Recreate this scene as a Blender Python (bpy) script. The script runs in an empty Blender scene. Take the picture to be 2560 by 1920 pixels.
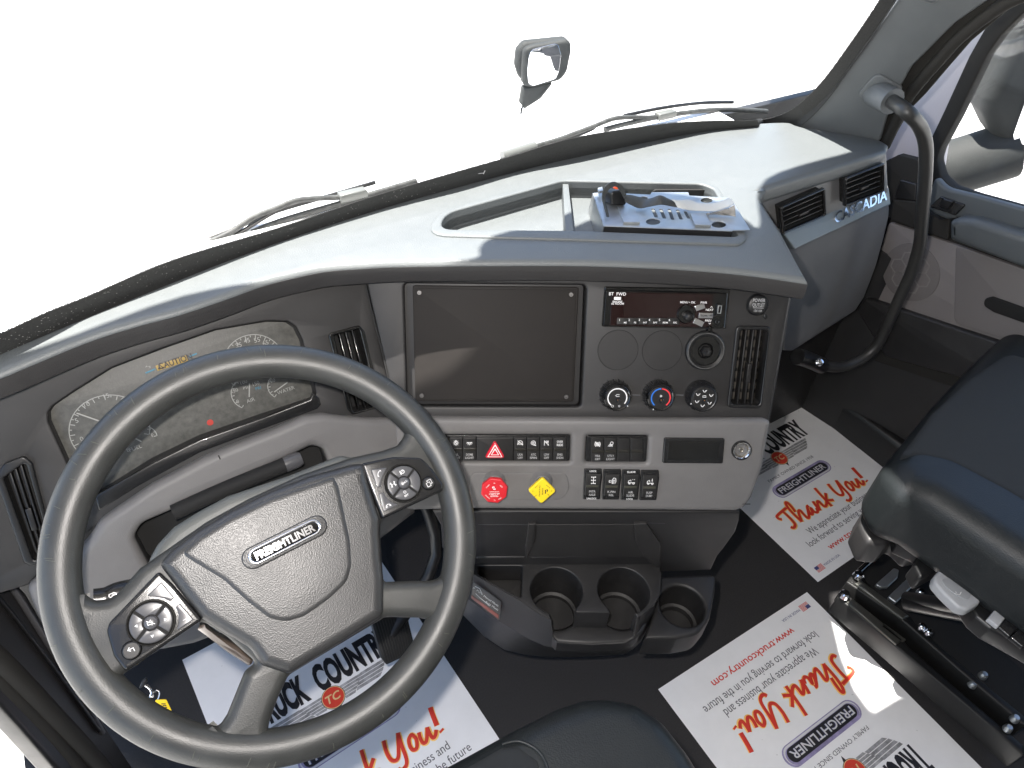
import bpy, bmesh, random
from math import *
from mathutils import Vector, Matrix
random.seed(7)
S = bpy.context.scene
COL = S.collection
# ------------------------------------------------------------------ camera, world, sun, exposure
EYE = Vector((0, 0, 1.41))
PIT, ROL, YAW, FPX, CX, CY = 0.7479405, 0.058269, radians(34), 1752.0, 1280.0, 960.0
_M = Matrix.Rotation(-YAW, 3, 'Z')
_fw = Vector((0, cos(PIT), -sin(PIT))); _rt = Vector((1, 0, 0)); _up = _rt.cross(_fw)
CR = _M @ (_rt * cos(ROL) + _up * sin(ROL)); CU = _M @ (_up * cos(ROL) - _rt * sin(ROL)); CF = _M @ _fw
cam = bpy.data.cameras.new('camera'); camo = bpy.data.objects.new('camera', cam); COL.objects.link(camo)
cam.sensor_width = 36; cam.lens = 36 * FPX / 2560; cam.clip_start = 0.02; cam.clip_end = 2000
mw = Matrix((CR, CU, -CF)).transposed().to_4x4(); mw.translation = EYE; camo.matrix_world = mw
S.camera = camo
W = bpy.data.worlds.new('World'); S.world = W; W.use_nodes = True
nt = W.node_tree; bg = nt.nodes['Background']
sky = nt.nodes.new('ShaderNodeTexSky'); sky.sky_type = 'NISHITA'; sky.sun_disc = False
SUN_EL, SUN_AZ = radians(72), radians(-42)          # azimuth from straight ahead, negative = to the left
sky.sun_elevation = SUN_EL; sky.sun_rotation = SUN_AZ
nt.links.new(sky.outputs[0], bg.inputs[0]); bg.inputs[1].default_value = 0.085
sl = bpy.data.lights.new('sun', 'SUN'); sl.energy = 5.0; sl.angle = radians(0.6); sl.color = (1, .96, .9)
so = bpy.data.objects.new('sun', sl); COL.objects.link(so)
sd = Vector((sin(SUN_AZ) * cos(SUN_EL), cos(SUN_AZ) * cos(SUN_EL), sin(SUN_EL)))
so.rotation_euler = sd.to_track_quat('Z', 'Y').to_euler(); so.location = (0, 5, 8)
fl = bpy.data.lights.new('camera_flash', 'POINT'); fl.energy = 9.5; fl.shadow_soft_size = 0.012; fl.color = (1, .945, .90)
fo = bpy.data.objects.new('camera_flash', fl); COL.objects.link(fo)
fo.location = EYE - CR * .042 + CU * .035 + CF * .03
S.view_settings.view_transform = 'Standard'; S.view_settings.look = 'None'
S.view_settings.exposure = 2.2; S.view_settings.gamma = 1
S.cycles.max_bounces = 8; S.cycles.transparent_max_bounces = 12; S.cycles.sample_clamp_indirect = 6
try: S.cycles.use_denoising = True
except Exception: pass

# ------------------------------------------------------------------ photograph coordinates -> rays
K = 2560 / 2212
CROP = dict(z1=(0, 640, 3.16), z2=(500, 600, 3.16), z3=(1000, 660, 4.148), z4=(1450, 680, 4.022), z5=(1050, 1030, 2.458),
            z6=(1000, 1250, 2.458), z7=(100, 1080, 1.9235), z8=(1600, 950, 1.7104), y1=(1000, 400, 2.212), y2=(1850, 250, 2.2127),
            y3=(1900, 0, 3.318), y4=(1150, 60, 2.765), y5=(200, 350, 2.011), y6=(200, 1350, 4.483), y7=(880, 1120, 8.193),
            y8=(0, 1100, 2.0225), x5=(640, 1560, 3.568), e=(480, 1270, 6.506), s=(2080, 1300, 2.675), m=(1400, 440, 4.424),
            b=(1180, 1150, 7.9), w=(1420, 1080, 5.53), g=(320, 1650, 11.06), p=(0, 0, 1 / K))
def px(c, pts):
    ox, oy, s = CROP[c]
    return [(ox + a / s, oy + b / s) for a, b in pts]
def P(*pts): return px('p', pts)
def ray(q): return CF + CR * ((q[0] - CX) / FPX) - CU * ((q[1] - CY) / FPX)
class Fr:
    def __init__(s, o, x, y): s.o = Vector(o); s.x = Vector(x).normalized(); s.y = Vector(y) - s.x * s.x.dot(Vector(y)); s.y.normalize(); s.n = s.x.cross(s.y)
    def l(s, q, off=0):
        d = ray(q); t = ((s.o + s.n * off - EYE).dot(s.n)) / d.dot(s.n); v = EYE + d * t - s.o
        return (v.dot(s.x), v.dot(s.y))
    def L(s, qs, off=0): return [s.l(q, off) for q in qs]
    def w(s, a, b, c=0): return s.o + s.x * a + s.y * b + s.n * c
    def at(s, q, off=0): a, b = s.l(q, off); return s.w(a, b, off)
    def mat(s):
        m = Matrix((s.x, s.y, s.n)).transposed().to_4x4(); m.translation = s.o; return m
def fr_he(o, hd, el):
    h, e = radians(hd), radians(el); n = Vector((cos(e) * sin(h), cos(e) * cos(h), sin(e)))
    x = Vector((0, 0, 1)).cross(n).normalized(); return Fr(o, x, n.cross(x))
def flat(z): return Fr((0, 0, z), (1, 0, 0), (0, 1, 0))
ID = flat(0)

# ------------------------------------------------------------------ materials
MATS = {}
def mat(name, col, rough=.5, metal=0, bump=0, bscale=900, var=0, vscale=40, coat=0, kind='noise', spec=.5, wear=0):
    if name in MATS: return MATS[name]
    m = bpy.data.materials.new(name); m.use_nodes = True; t = m.node_tree; b = t.nodes['Principled BSDF']
    b.inputs['Base Color'].default_value = (*col, 1); b.inputs['Roughness'].default_value = rough; b.inputs['Metallic'].default_value = metal
    b.inputs['Specular IOR Level'].default_value = spec; b.inputs['Coat Weight'].default_value = coat
    tc = t.nodes.new('ShaderNodeTexCoord')
    if var:
        n = t.nodes.new('ShaderNodeTexNoise'); n.inputs['Scale'].default_value = vscale; n.inputs['Detail'].default_value = 6; n.inputs['Roughness'].default_value = .65
        r = t.nodes.new('ShaderNodeValToRGB'); r.color_ramp.elements[0].position = .3; r.color_ramp.elements[1].position = .72
        r.color_ramp.elements[0].color = (*[c * (1 - var) for c in col], 1); r.color_ramp.elements[1].color = (*[min(1, c * (1 + var)) for c in col], 1)
        t.links.new(tc.outputs['Object'], n.inputs['Vector']); t.links.new(n.outputs['Fac'], r.inputs[0]); t.links.new(r.outputs[0], b.inputs['Base Color'])
        mr = t.nodes.new('ShaderNodeMapRange'); mr.inputs[3].default_value = max(.04, rough - .08); mr.inputs[4].default_value = rough + .1
        t.links.new(n.outputs['Fac'], mr.inputs[0]); t.links.new(mr.outputs[0], b.inputs['Roughness'])
    if bump:
        if kind == 'leather':
            v = t.nodes.new('ShaderNodeTexVoronoi'); v.feature = 'F1'; v.inputs['Scale'].default_value = bscale; out = v.outputs['Distance']
        elif kind == 'weave':
            v = t.nodes.new('ShaderNodeTexWave'); v.inputs['Scale'].default_value = bscale; v.inputs['Distortion'].default_value = 2; out = v.outputs['Fac']
        else:
            v = t.nodes.new('ShaderNodeTexNoise'); v.inputs['Scale'].default_value = bscale; v.inputs['Detail'].default_value = 2; out = v.outputs['Fac']
        t.links.new(tc.outputs['Object'], v.inputs['Vector'])
        bp = t.nodes.new('ShaderNodeBump'); bp.inputs['Strength'].default_value = bump; bp.inputs['Distance'].default_value = .0006
        t.links.new(out, bp.inputs['Height']); t.links.new(bp.outputs[0], b.inputs['Normal'])
    MATS[name] = m; return m
def emis(name, col, k=1):
    m = mat(name, col, .4); b = m.node_tree.nodes['Principled BSDF']; b.inputs['Emission Color'].default_value = (*col, 1); b.inputs['Emission Strength'].default_value = k; return m
def glass(name, fac=.06, tint=(1, 1, 1)):
    m = bpy.data.materials.new(name); m.use_nodes = True; t = m.node_tree
    for n in list(t.nodes): t.nodes.remove(n)
    o = t.nodes.new('ShaderNodeOutputMaterial'); mx = t.nodes.new('ShaderNodeMixShader'); tr = t.nodes.new('ShaderNodeBsdfTransparent'); gl = t.nodes.new('ShaderNodeBsdfGlossy')
    gl.inputs['Roughness'].default_value = .03; tr.inputs[0].default_value = (*tint, 1); mx.inputs[0].default_value = fac
    t.links.new(tr.outputs[0], mx.inputs[1]); t.links.new(gl.outputs[0], mx.inputs[2]); t.links.new(mx.outputs[0], o.inputs[0]); return m
M = dict(
 top=mat('dash_top_slate', (.100, .109, .111), .45, bump=.7, bscale=520, var=.03, vscale=60),
 brow=mat('dash_edge_dark', (.022, .021, .021), .6, bump=.5, bscale=900),
 dark=mat('dark_panel', (.020, .0192, .0192), .5, bump=.25, bscale=1500, var=.12, vscale=14),
 dark2=mat('dark_lower', (.018, .0175, .018), .46, bump=.2, bscale=1400, var=.1, vscale=10),
 cover=mat('screen_cover', (.0190, .0168, .0155), .62, spec=.2, bump=.12, bscale=1800, var=.15, vscale=9),
 gray=mat('gray_panel', (.136, .132, .130), .5, bump=.45, bscale=800, var=.05, vscale=30),
 gloss=mat('gloss_black', (.006, .006, .006), .12, coat=.6),
 black=mat('satin_black', (.010, .010, .0105), .35, var=.15, vscale=30),
 matte=mat('matte_black', (.006, .006, .006), .8),
 key=mat('switch_black', (.013, .0125, .0125), .4, bump=.1, bscale=2000),
 white=mat('legend_white', (.75, .75, .75), .5), legend=mat('legend_gray', (.42, .42, .42), .5),
 chrome=mat('chrome', (.85, .86, .9), .1, 1), steel=mat('zinc_steel', (.40, .42, .43), .38, .85, bump=.05, bscale=300, var=.1, vscale=30),
 red=mat('brake_red', (.62, .02, .03), .35), yellow=mat('brake_yellow', (.85, .62, .02), .35), blue=mat('dial_blue', (.02, .16, .6), .4),
 lred=mat('dial_red', (.75, .04, .05), .4), hazard=mat('hazard_red', (.6, .012, .03), .2, coat=.5),
 rim=mat('wheel_leather', (.035, .036, .034), .43, spec=.6, bump=.18, bscale=700, kind='leather', var=.2, vscale=25),
 hub=mat('hub_vinyl', (.031, .031, .031), .38, spec=.7, bump=.3, bscale=750, kind='leather', var=.06, vscale=20),
 pod=mat('pod_black', (.012, .012, .0125), .25, bump=.2, bscale=900, coat=.2),
 btn=mat('button_satin', (.075, .075, .08), .3, coat=.2),
 colm=mat('column_gray', (.10, .105, .10), .45, bump=.2, bscale=900),
 lens=mat('cluster_lens', (.068, .067, .060), .5, bump=.25, bscale=500, var=.35, vscale=120),
 gauge=mat('gauge_print', (.26, .26, .245), .5),
 paper=mat('paper_white', (.80, .80, .81), .55, bump=.06, bscale=120, var=.03, vscale=22),
 ink=mat('ink_black', (.012, .012, .016), .5), inkb=mat('ink_slate', (.09, .09, .11), .5), inkr=mat('ink_red', (.62, .035, .02), .5), inky=mat('ink_amber', (.9, .55, .14), .5),
 inkm=mat('ink_metal', (.30, .30, .31), .4, var=.55, vscale=60), inkp=mat('ink_purple', (.28, .25, .42), .4, var=.4, vscale=50), inks=mat('ink_silver', (.62, .62, .64), .4),
 inkn=mat('ink_navy', (.06, .07, .2), .5), gold=mat('ink_gold', (.7, .5, .25), .4),
 carpet=mat('floor_mat', (.024, .0225, .023), .85, bump=1, bscale=1200, var=.3, vscale=300),
 vinyl=mat('seat_vinyl', (.013, .0155, .0165), .42, spec=.35, bump=.4, bscale=500, kind='leather', var=.1, vscale=12),
 fabric=mat('seat_fabric', (.030, .033, .035), .9, bump=1, bscale=900, kind='weave', var=.1, vscale=200),
 taupe=mat('door_taupe', (.185, .171, .168), .6, bump=.3, bscale=900, var=.05, vscale=20),
 door=mat('door_slate', (.075, .084, .088), .5, bump=.4, bscale=800),
 pillar=mat('pillar_slate', (.105, .114, .119), .55, bump=.4, bscale=800, var=.06, vscale=20),
 seal=mat('rubber_seal', (.022, .021, .019), .8, spec=.25), frit=mat('glass_frit', (.026, .026, .025), .55, var=.45, vscale=420),
 paint=mat('white_paint', (.78, .78, .78), .3, coat=.5), lilac=mat('door_frame_paint', (.44, .42, .45), .4),
 ground=mat('concrete', (.42, .41, .39), .9, bump=.4, bscale=8, var=.12, vscale=.8),
 lgray=mat('lever_gray', (.36, .37, .38), .45), tube=mat('handle_gray', (.028, .028, .027), .42, bump=.15, bscale=900),
 mirrorh=mat('mirror_gray', (.024, .026, .025), .7, spec=.3, bump=.3, bscale=400, var=.15, vscale=40), mglass=mat('mirror_glass', (.9, .92, .95), .02, 1),
 vent=mat('vent_brown', (.045, .040, .033), .6), tag=mat('tag_yellow', (.75, .52, .01), .45), led=mat('amber_clip', (.9, .12, .04), .4),
 tape=mat('silver_tape', (.42, .43, .42), .5, bump=.6, bscale=500), ribbon=mat('ribbon_gray', (.035, .037, .036), .45, bump=.3, bscale=300, kind='weave'),
 glass=glass('window_glass', .03), brass=mat('lighter_brass', (.35, .32, .27), .3, 1, var=.4, vscale=150), liner=mat('cab_liner', (.22, .215, .20), .8),
 caution=mat('caution_amber', (.30, .20, .04), .5), dblue=mat('display_blue', (.02, .16, .25), .5), dred=mat('warn_red', (.4, .03, .02), .5),
)

# ------------------------------------------------------------------ object helpers
def thing(name, label, cat, loc=(0, 0, 0), rz=0, group=None):
    o = bpy.data.objects.new(name, None); COL.objects.link(o); o.location = loc; o.rotation_euler = (0, 0, rz)
    o.empty_display_size = .05; o['label'] = label; o['category'] = cat
    if group: o['group'] = group
    return o
def link(name, me, m, parent=None, ang=35, label=None):
    me.materials.clear(); me.materials.append(M[m] if isinstance(m, str) else m)
    for p in me.polygons: p.use_smooth = True
    try: me.set_sharp_from_angle(angle=radians(ang))
    except Exception: pass
    me.name = name; o = bpy.data.objects.new(name, me); COL.objects.link(o)
    if parent:
        o.parent = parent
        if parent.type == 'EMPTY' and parent.get('_local') is None: o.matrix_parent_inverse = Matrix.Translation(-Vector(parent.location))
    if label: o['label'] = label
    return o
def tag(o, label, cat, group=None, kind=None):
    if label: o['label'] = label
    if cat: o['category'] = cat
    if group: o['group'] = group
    if kind: o['kind'] = kind
    return o
def area2(p): return sum(p[i - 1][0] * p[i][1] - p[i][0] * p[i - 1][1] for i in range(len(p)))
def rp(pts, r, n=6):
    """round the corners of a polygon; r is one radius or one for each corner"""
    out = []; N = len(pts)
    for i in range(N):
        a, b, c = Vector(pts[i - 1]), Vector(pts[i]), Vector(pts[(i + 1) % N]); rr = r[i] if isinstance(r, (list, tuple)) else r
        u, v = a - b, c - b
        if rr <= 0 or u.length < 1e-7 or v.length < 1e-7: out.append(tuple(b)); continue
        d1, d2 = u.normalized(), v.normalized(); an = d1.angle(d2)
        if an > 3.05: out.append(tuple(b)); continue
        tl = min(rr / tan(an / 2), u.length * .48, v.length * .48); p, q = b + d1 * tl, b + d2 * tl
        for k in range(n + 1):
            t = k / n; out.append(tuple(p * (1 - t) ** 2 + b * 2 * t * (1 - t) + q * t * t))
    return out
def cr(pts, n=8, closed=False):
    """Catmull-Rom through the points (any dimension)"""
    v = [Vector(p) for p in pts]; N = len(v); out = []
    for i in range(N if closed else N - 1):
        g = lambda k: v[k % N] if closed else v[max(0, min(N - 1, k))]
        a, b, c, d = g(i - 1), g(i), g(i + 1), g(i + 2)
        for k in range(n):
            t = k / n; out.append(.5 * (2 * b + (c - a) * t + (2 * a - 5 * b + 4 * c - d) * t * t + (3 * b - a - 3 * c + d) * t ** 3))
    if not closed: out.append(v[-1])
    return out
def circ(c, r, n=40, a0=0, a1=2 * pi, full=True):
    k = n if full else n + 1
    return [(c[0] + r * cos(a0 + (a1 - a0) * i / n), c[1] + r * sin(a0 + (a1 - a0) * i / n)) for i in range(k)]
def curve2d(loops, t, bev, seg):
    c = bpy.data.curves.new('c', 'CURVE'); c.dimensions = '2D'; c.fill_mode = 'BOTH'
    for k, lp in enumerate(loops):
        if (area2(lp) > 0) != (k == 0): lp = lp[::-1]
        s = c.splines.new('POLY'); s.points.add(len(lp) - 1); s.use_cyclic_u = True
        for i, p in enumerate(lp): s.points[i].co = (p[0], p[1], 0, 1)
    c.extrude = max(0, t / 2 - bev); c.bevel_depth = bev; c.bevel_resolution = seg; c.offset = -bev if bev else 0
    o = bpy.data.objects.new('c', c); me = bpy.data.meshes.new_from_object(o); bpy.data.objects.remove(o); bpy.data.curves.remove(c); return me
def weld(me, d=1e-5):
    b = bmesh.new(); b.from_mesh(me); bmesh.ops.remove_doubles(b, verts=b.verts, dist=d); bmesh.ops.recalc_face_normals(b, faces=b.faces); b.to_mesh(me); b.free(); return me
def plate(name, fr, outline, m, parent=None, z=0, t=.01, bev=.001, holes=(), seg=2, ang=35, label=None, fn=None):
    """a solid slab standing on the frame: top face at height z, thickness t, rounded edge"""
    bev = min(bev, t * .49); me = curve2d([list(outline)] + [list(h) for h in holes], t, bev, seg); me.transform(Matrix.Translation((0, 0, z - t / 2)))
    weld(me)
    if fn: 
        for v in me.vertices: v.co = fn(v.co)
    me.transform(fr.mat()); me.update(); return link(name, me, m, parent, ang, label)
def poly_mesh(vs, fs):
    me = bpy.data.meshes.new('m'); me.from_pydata([tuple(v) for v in vs], [], fs); me.update(); return me
def lathe(name, fr, c, prof, m, parent=None, seg=48, ang=30, label=None):
    """turn a profile of (radius, height) about the frame's normal through c"""
    vs, fs = [], []; n = len(prof)
    for i in range(seg):
        a = 2 * pi * i / seg
        for r, h in prof: vs.append((c[0] + r * cos(a), c[1] + r * sin(a), h))
    for i in range(seg):
        j = (i + 1) % seg
        for k in range(n - 1): fs.append((i * n + k, j * n + k, j * n + k + 1, i * n + k + 1))
    me = poly_mesh(vs, fs); weld(me, 1e-6); me.transform(fr.mat()); return link(name, me, m, parent, ang, label)
def tube(name, pts, r, m, parent=None, smooth=8, res=6, caps=True, squash=None, label=None):
    c = bpy.data.curves.new('c', 'CURVE'); c.dimensions = '3D'; c.bevel_depth = r; c.bevel_resolution = res; c.use_fill_caps = caps
    paths = pts if isinstance(pts[0][0], (list, tuple, Vector)) else [pts]
    for pt in paths:
        q = cr(pt, smooth) if smooth else [Vector(p) for p in pt]
        s = c.splines.new('POLY'); s.points.add(len(q) - 1)
        for i, p in enumerate(q): s.points[i].co = (p[0], p[1], p[2] if len(p) > 2 else 0, 1)
    o = bpy.data.objects.new('c', c); me = bpy.data.meshes.new_from_object(o); bpy.data.objects.remove(o); bpy.data.curves.remove(c)
    if squash:
        fr, k, z = squash
        for v in me.vertices: v.co.z = v.co.z * k + z
        me.transform(fr.mat())
    return link(name, me, m, parent, 50, label)
def pen(name, fr, strokes, wd, m, parent=None, z=.0004, smooth=0):
    """flat printed or moulded strokes (2D polylines) lying on the frame"""
    return tube(name, [[(p[0], p[1], 0) for p in s] for s in strokes], wd / 2, m, parent, smooth, 2, True, (fr, .12, z))
def text(name, s, fr, c, h, m, parent=None, z=.0004, w=None, rot=0, bold=0, align='CENTER', shear=0, t=0):
    """lettering of cap height h (and total width w) centred on c"""
    f = bpy.data.curves.new('t', 'FONT'); f.body = s; f.align_x = 'LEFT'; f.size = 1; f.offset = bold; f.shear = shear; f.resolution_u = 3; f.extrude = t; f.space_line = .95
    o = bpy.data.objects.new('t', f); me = bpy.data.meshes.new_from_object(o); bpy.data.objects.remove(o); bpy.data.curves.remove(f)
    xs = [v.co.x for v in me.vertices]; ys = [v.co.y for v in me.vertices]
    if not xs: return None
    x0, x1, y0, y1 = min(xs), max(xs), min(ys), max(ys); k = h / (y1 - y0) if h else None
    kx = w / (x1 - x0) if w else k
    if k is None: k = kx
    sx = 0 if align == 'LEFT' else (x0 + x1) / 2
    if align == 'LEFT': sx = x0
    ca, sa = cos(rot), sin(rot)
    for v in me.vertices:
        a, b = (v.co.x - sx) * kx, (v.co.y - (y0 + y1) / 2) * k
        v.co = (c[0] + a * ca - b * sa, c[1] + a * sa + b * ca, v.co.z * k + z)
    me.transform(fr.mat()); return link(name, me, m, parent)
def loft(name, rows, m, parent=None, thick=0, ang=40, label=None, close=False):
    n = len(rows[0]); vs = [Vector(p) for r in rows for p in r]; fs = []
    for i in range(len(rows) - 1):
        for j in range(n - 1 if not close else n):
            k = (j + 1) % n; fs.append((i * n + j, i * n + k, (i + 1) * n + k, (i + 1) * n + j))
    me = poly_mesh(vs, fs)
    if thick:
        b = bmesh.new(); b.from_mesh(me); bmesh.ops.recalc_face_normals(b, faces=b.faces); bmesh.ops.solidify(b, geom=b.faces[:], thickness=thick); b.to_mesh(me); b.free()
    return link(name, me, m, parent, ang, label)
def box(name, a, b, m, parent=None, bev=.003, label=None):
    fr = flat(b[2]); return plate(name, fr, [(a[0], a[1]), (b[0], a[1]), (b[0], b[1]), (a[0], b[1])], m, parent, 0, b[2] - a[2], bev, label=label)
def stadium(c, hl, r, rot=0, n=10):
    ca, sa = cos(rot), sin(rot); pts = circ((hl, 0), r, n, -pi / 2, pi / 2, False) + circ((-hl, 0), r, n, pi / 2, 3 * pi / 2, False)
    return [(c[0] + x * ca - y * sa, c[1] + x * sa + y * ca) for x, y in pts]
def ang_of(fr, a, b, off=0):
    p, q = fr.l(a, off), fr.l(b, off); return atan2(q[1] - p[1], q[0] - p[0])
def dist_of(fr, a, b, off=0):
    p, q = fr.l(a, off), fr.l(b, off); return hypot(q[0] - p[0], q[1] - p[1])

# ------------------------------------------------------------------ setting
g = poly_mesh([(-300, -300, -1.25), (300, -300, -1.25), (300, 300, -1.25), (-300, 300, -1.25)], [(0, 1, 2, 3)])
tag(link('ground', g, 'ground'), None, None, kind='structure')
tag(box('floor', (-.46, -1.3, -.05), (1.56, 1.0, 0), 'carpet', None, .001), None, None, kind='structure')

# reference planes
o0 = EYE + ray((1450 + 850 / 4.022, 680 + 380 / 4.022)) * 1.04
CP = fr_he(o0, 210, 29)                        # centre panel, turned towards the driver
TOP = flat(.875)                               # top of the dashboard
LP = fr_he(CP.at(P((800, 700))[0]), 180, 29)   # panel straight ahead of the driver
PF = fr_he((1.1, .69, .8), 180, 0)             # face on the passenger's side
DR = fr_he((1.55, .4, .6), 270, 0)             # right-hand door, inside
WH = None

# ------------------------------------------------------------------ dashboard
DASH = thing('dashboard', 'slate and charcoal truck dashboard under the windshield, with screen, gauges and gray switch panel', 'dashboard', (.6, .8, .4))
browpx = P((-150, 862), (0, 806), (60, 781), (191, 728), (300, 694), (383, 672), (480, 640), (569, 608), (640, 590), (705, 577.5), (790, 571), (869, 567.5), (1033, 566), (1240, 566), (1400, 571), (1520, 578), (1640, 590), (1748, 606))
rightpx = P((1722, 560), (1690, 500)) + px('y2', [(133, 570), (122, 530), (150, 490), (210, 465), (815, 285)])
backpx = P((1921, 312), (1890, 298), (1800, 283), (1730, 272), (1690, 262), (1560, 272), (1400, 300), (1240, 336), (1110, 368), (900, 424), (700, 485), (500, 555), (300, 634), (100, 716), (-150, 822))
def sm(fr, q, n=5, off=0): return [tuple(v) for v in cr(fr.L(q, off), n)]
outl = sm(TOP, browpx) + TOP.L(rightpx[:1]) + sm(TOP, rightpx[1:], 4) + sm(TOP, backpx, 4)
trayin = rp(TOP.L(px('y1', [(218, 392), (250, 305), (900, 124), (1670, 141), (1735, 170), (1868, 425), (1845, 432), (960, 398)])), [.018, .05, .03, .03, .02, .012, .012, 0])
trayout = rp(TOP.L(px('y1', [(140, 425), (215, 290), (890, 107), (1685, 125), (1760, 160), (1925, 440), (1875, 478), (960, 448)])), [.05, .06, .03, .03, .03, .03, .02, 0])
plate('top_cover', TOP, outl, 'top', DASH, 0, .032, .009, [trayin], seg=4)
trim = plate('storage_tray', TOP, trayout, 'top', DASH, .003, .006, .0028, [trayin], seg=3)
plate('tray_floor', TOP, [(x * 1.0, y * 1.0) for x, y in trayin], 'top', trim, -.026, .006, .001)
n = len(trayin)
loft('tray_wall', [[TOP.w(x, y, 0) for x, y in trayin + trayin[:1]], [TOP.w(x, y, -.027) for x, y in trayin + trayin[:1]]], 'top', trim)
plate('divider', TOP, TOP.L(px('y1', [(900, 132), (932, 132), (962, 397), (916, 397)]), -.002), 'top', trim, -.002, .024, .001)
fw_ = TOP.L(px('y1', [(1390, 137), (1590, 137)])); 
slotf = Fr(TOP.w(fw_[0][0], fw_[0][1] - .006, -.013), TOP.w(*fw_[1]) - TOP.w(*fw_[0]), (0, 0, 1))
plate('slot', slotf, rp([(0, -.007), (.115, -.007), (.115, .008), (0, .008)], .006), 'matte', trim, .003, .004, .0005)
# dark edge strip under the top cover
strip = TOP.L(browpx[1:]); 
fr_b = flat(.843)
b2 = [(x, y) for x, y in sm(TOP, browpx)]
inner = [(x - .0, y + .05) for x, y in b2]
loft('edge_strip', [[Vector((x, y, .868)) for x, y in b2], [Vector((x - .0012, y - .0016, .860)) for x, y in b2], [Vector((x - .0005, y - .001, .846)) for x, y in b2], [Vector((x + .002, y + .006, .8405)) for x, y in b2], [Vector((x + .03, y + .06, .838)) for x, y in b2]], 'brow', DASH, .001)

# centre panel with its recess and vent openings
cpo = CP.L(P((786, 590), (1240, 585), (1716, 600)) + px('z4', [(2140, 150), (1905, 1500)]) + P((1660, 915), (945, 915), (845, 915), (836, 806)))
rec = rp(CP.L(px('z3', [(38, 200), (1935, 218), (1880, 1482), (75, 1475)])), .008)
ventpx = px('z4', [(1575, 540), (1925, 548), (1830, 1378), (1480, 1366)])
ventin = rp(CP.L(px('z4', [(1606, 575), (1893, 582), (1800, 1335), (1512, 1325)])), .006)
cpan = plate('center_panel', CP, cpo, 'dark', DASH, 0, .03, .004, [rec, ventin])
rec2 = rp(CP.L(px('z3', [(130, 222), (1852, 240), (1795, 1430), (160, 1424)]), -.007), .004)
plate('recess_back', CP, [(x * 1.02, y) for x, y in rec], 'dark', cpan, -.012, .006, .001)
loft('recess_wall', [[CP.w(x, y, -.002) for x, y in rec + rec[:1]], [CP.w(x, y, -.014) for x, y in rec + rec[:1]]], 'dark', cpan)
scr = plate('screen_cover', CP, rec2, 'cover', DASH, -.006, .006, .0012)
plate('cover_face', CP, rp(CP.L(px('z3', [(160, 254), (1824, 272), (1780, 1412), (176, 1408)]), -.0052), .002), 'cover', scr, -.0052, .002, .0004)
for q in px('z3', [(200, 297), (1775, 317), (1725, 1378), (225, 1365)]):
    c = CP.l(q, -.004)
    lathe('screw', CP, c, [(0, -.0048), (.0012, -.0048), (.0016, -.0034), (.0030, -.0034), (.0034, -.0045), (.0034, -.0055)], mat('screw_steel', (.16, .155, .15), .45, .7), scr, 20)
# radio
rad = plate('radio', CP, rp(CP.L(px('z4', [(248, 146), (1512, 166), (1470, 570), (220, 548)]), .004), .002), 'gloss', DASH, .004, .012, .0015, [rp(CP.L(px('z4', [(258, 183), (1478, 212), (1448, 562), (230, 540)]), .004), .002)])
plate('faceplate', CP, rp(CP.L(px('z4', [(258, 185), (1474, 212), (1446, 560), (232, 540)]), .002), .002), 'gloss', rad, .003, .008, .001)
plate('display', CP, rp(CP.L(px('z4', [(320, 200), (1340, 222), (1325, 555), (300, 540)]), .0035), .003), mat('display_glass', (.012, .004, .004), .06, coat=.5), rad, .0036, .001, .0003)
for i, a in enumerate((437, 534, 635, 737, 838, 938)):
    q = px('z4', [(a, 496)])[0]; c = CP.l(q, .005)
    k = plate('preset_button', CP, rp([(c[0] - .0096, c[1] - .0050), (c[0] + .0096, c[1] - .0050), (c[0] + .0096, c[1] + .0050), (c[0] - .0096, c[1] + .0050)], .001), 'key', rad, .005, .003, .0006)
    text('legend', str(i + 1), CP, (c[0] - .006, c[1] + .002), .0034, 'white', k, .0053, bold=.01)
    text('legend', ('▸', 'PS', 'INT', 'RPT', 'RDM', 'ESC')[i] if i else 'ME', CP, (c[0] + .003, c[1] - .0018), .0026, 'white', k, .0053, bold=.01)
kc = CP.l(px('z4', [(1070, 425)])[0], .006)
kn = lathe('volume_knob', CP, kc, [(0, .006), (.006, .008), (.0125, .008), (.0135, .006), (.0145, .003)], 'gloss', rad, 40)
lathe('knob_ball', CP, CP.l(px('z4', [(1100, 450)])[0], .012), [(0, .0175), (.004, .0165), (.0068, .0135), (.0080, .008)], 'black', kn, 28)
for a, b in (((1160, 370), (1255, 338)), ((1195, 437), (1338, 440)), ((1150, 487), (1240, 530))):
    p, q = CP.L(px('z4', [a, b]), .005)
    d = Vector(q) - Vector(p); nn = Vector((-d.y, d.x)).normalized() * .0042
    plate('chrome_key', CP, [tuple(Vector(p) - nn), tuple(Vector(q) - nn), tuple(Vector(q) + nn), tuple(Vector(p) + nn)], 'chrome', rad, .005, .002, .0006)
for s_, q, h in (('MENU • OK', (1085, 305), .0032), ('PWR', (1247, 308), .0032), ('NEXT', (1305, 381), .0032), ('SCAN • ADV', (1288, 438), .0028), ('PREV', (1292, 490), .0032), ('BT  FWD', (378, 221), .0046), ('PHONE', (378, 300), .0032), ('x2 ROOM', (378, 318), .0032)):
    text('legend', s_, CP, CP.l(px('z4', [q])[0], .0047), h, 'ink' if 'SCAN' in s_ else 'white', rad, .0072 if 'SCAN' in s_ else .0042, bold=.012)
pen('chevron', CP, [CP.L(px('z4', [(1313, 358), (1323, 346), (1333, 358)]), .0042), CP.L(px('z4', [(1295, 512), (1305, 524), (1315, 512)]), .0042)], .0008, 'white', rad, .0042)
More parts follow.
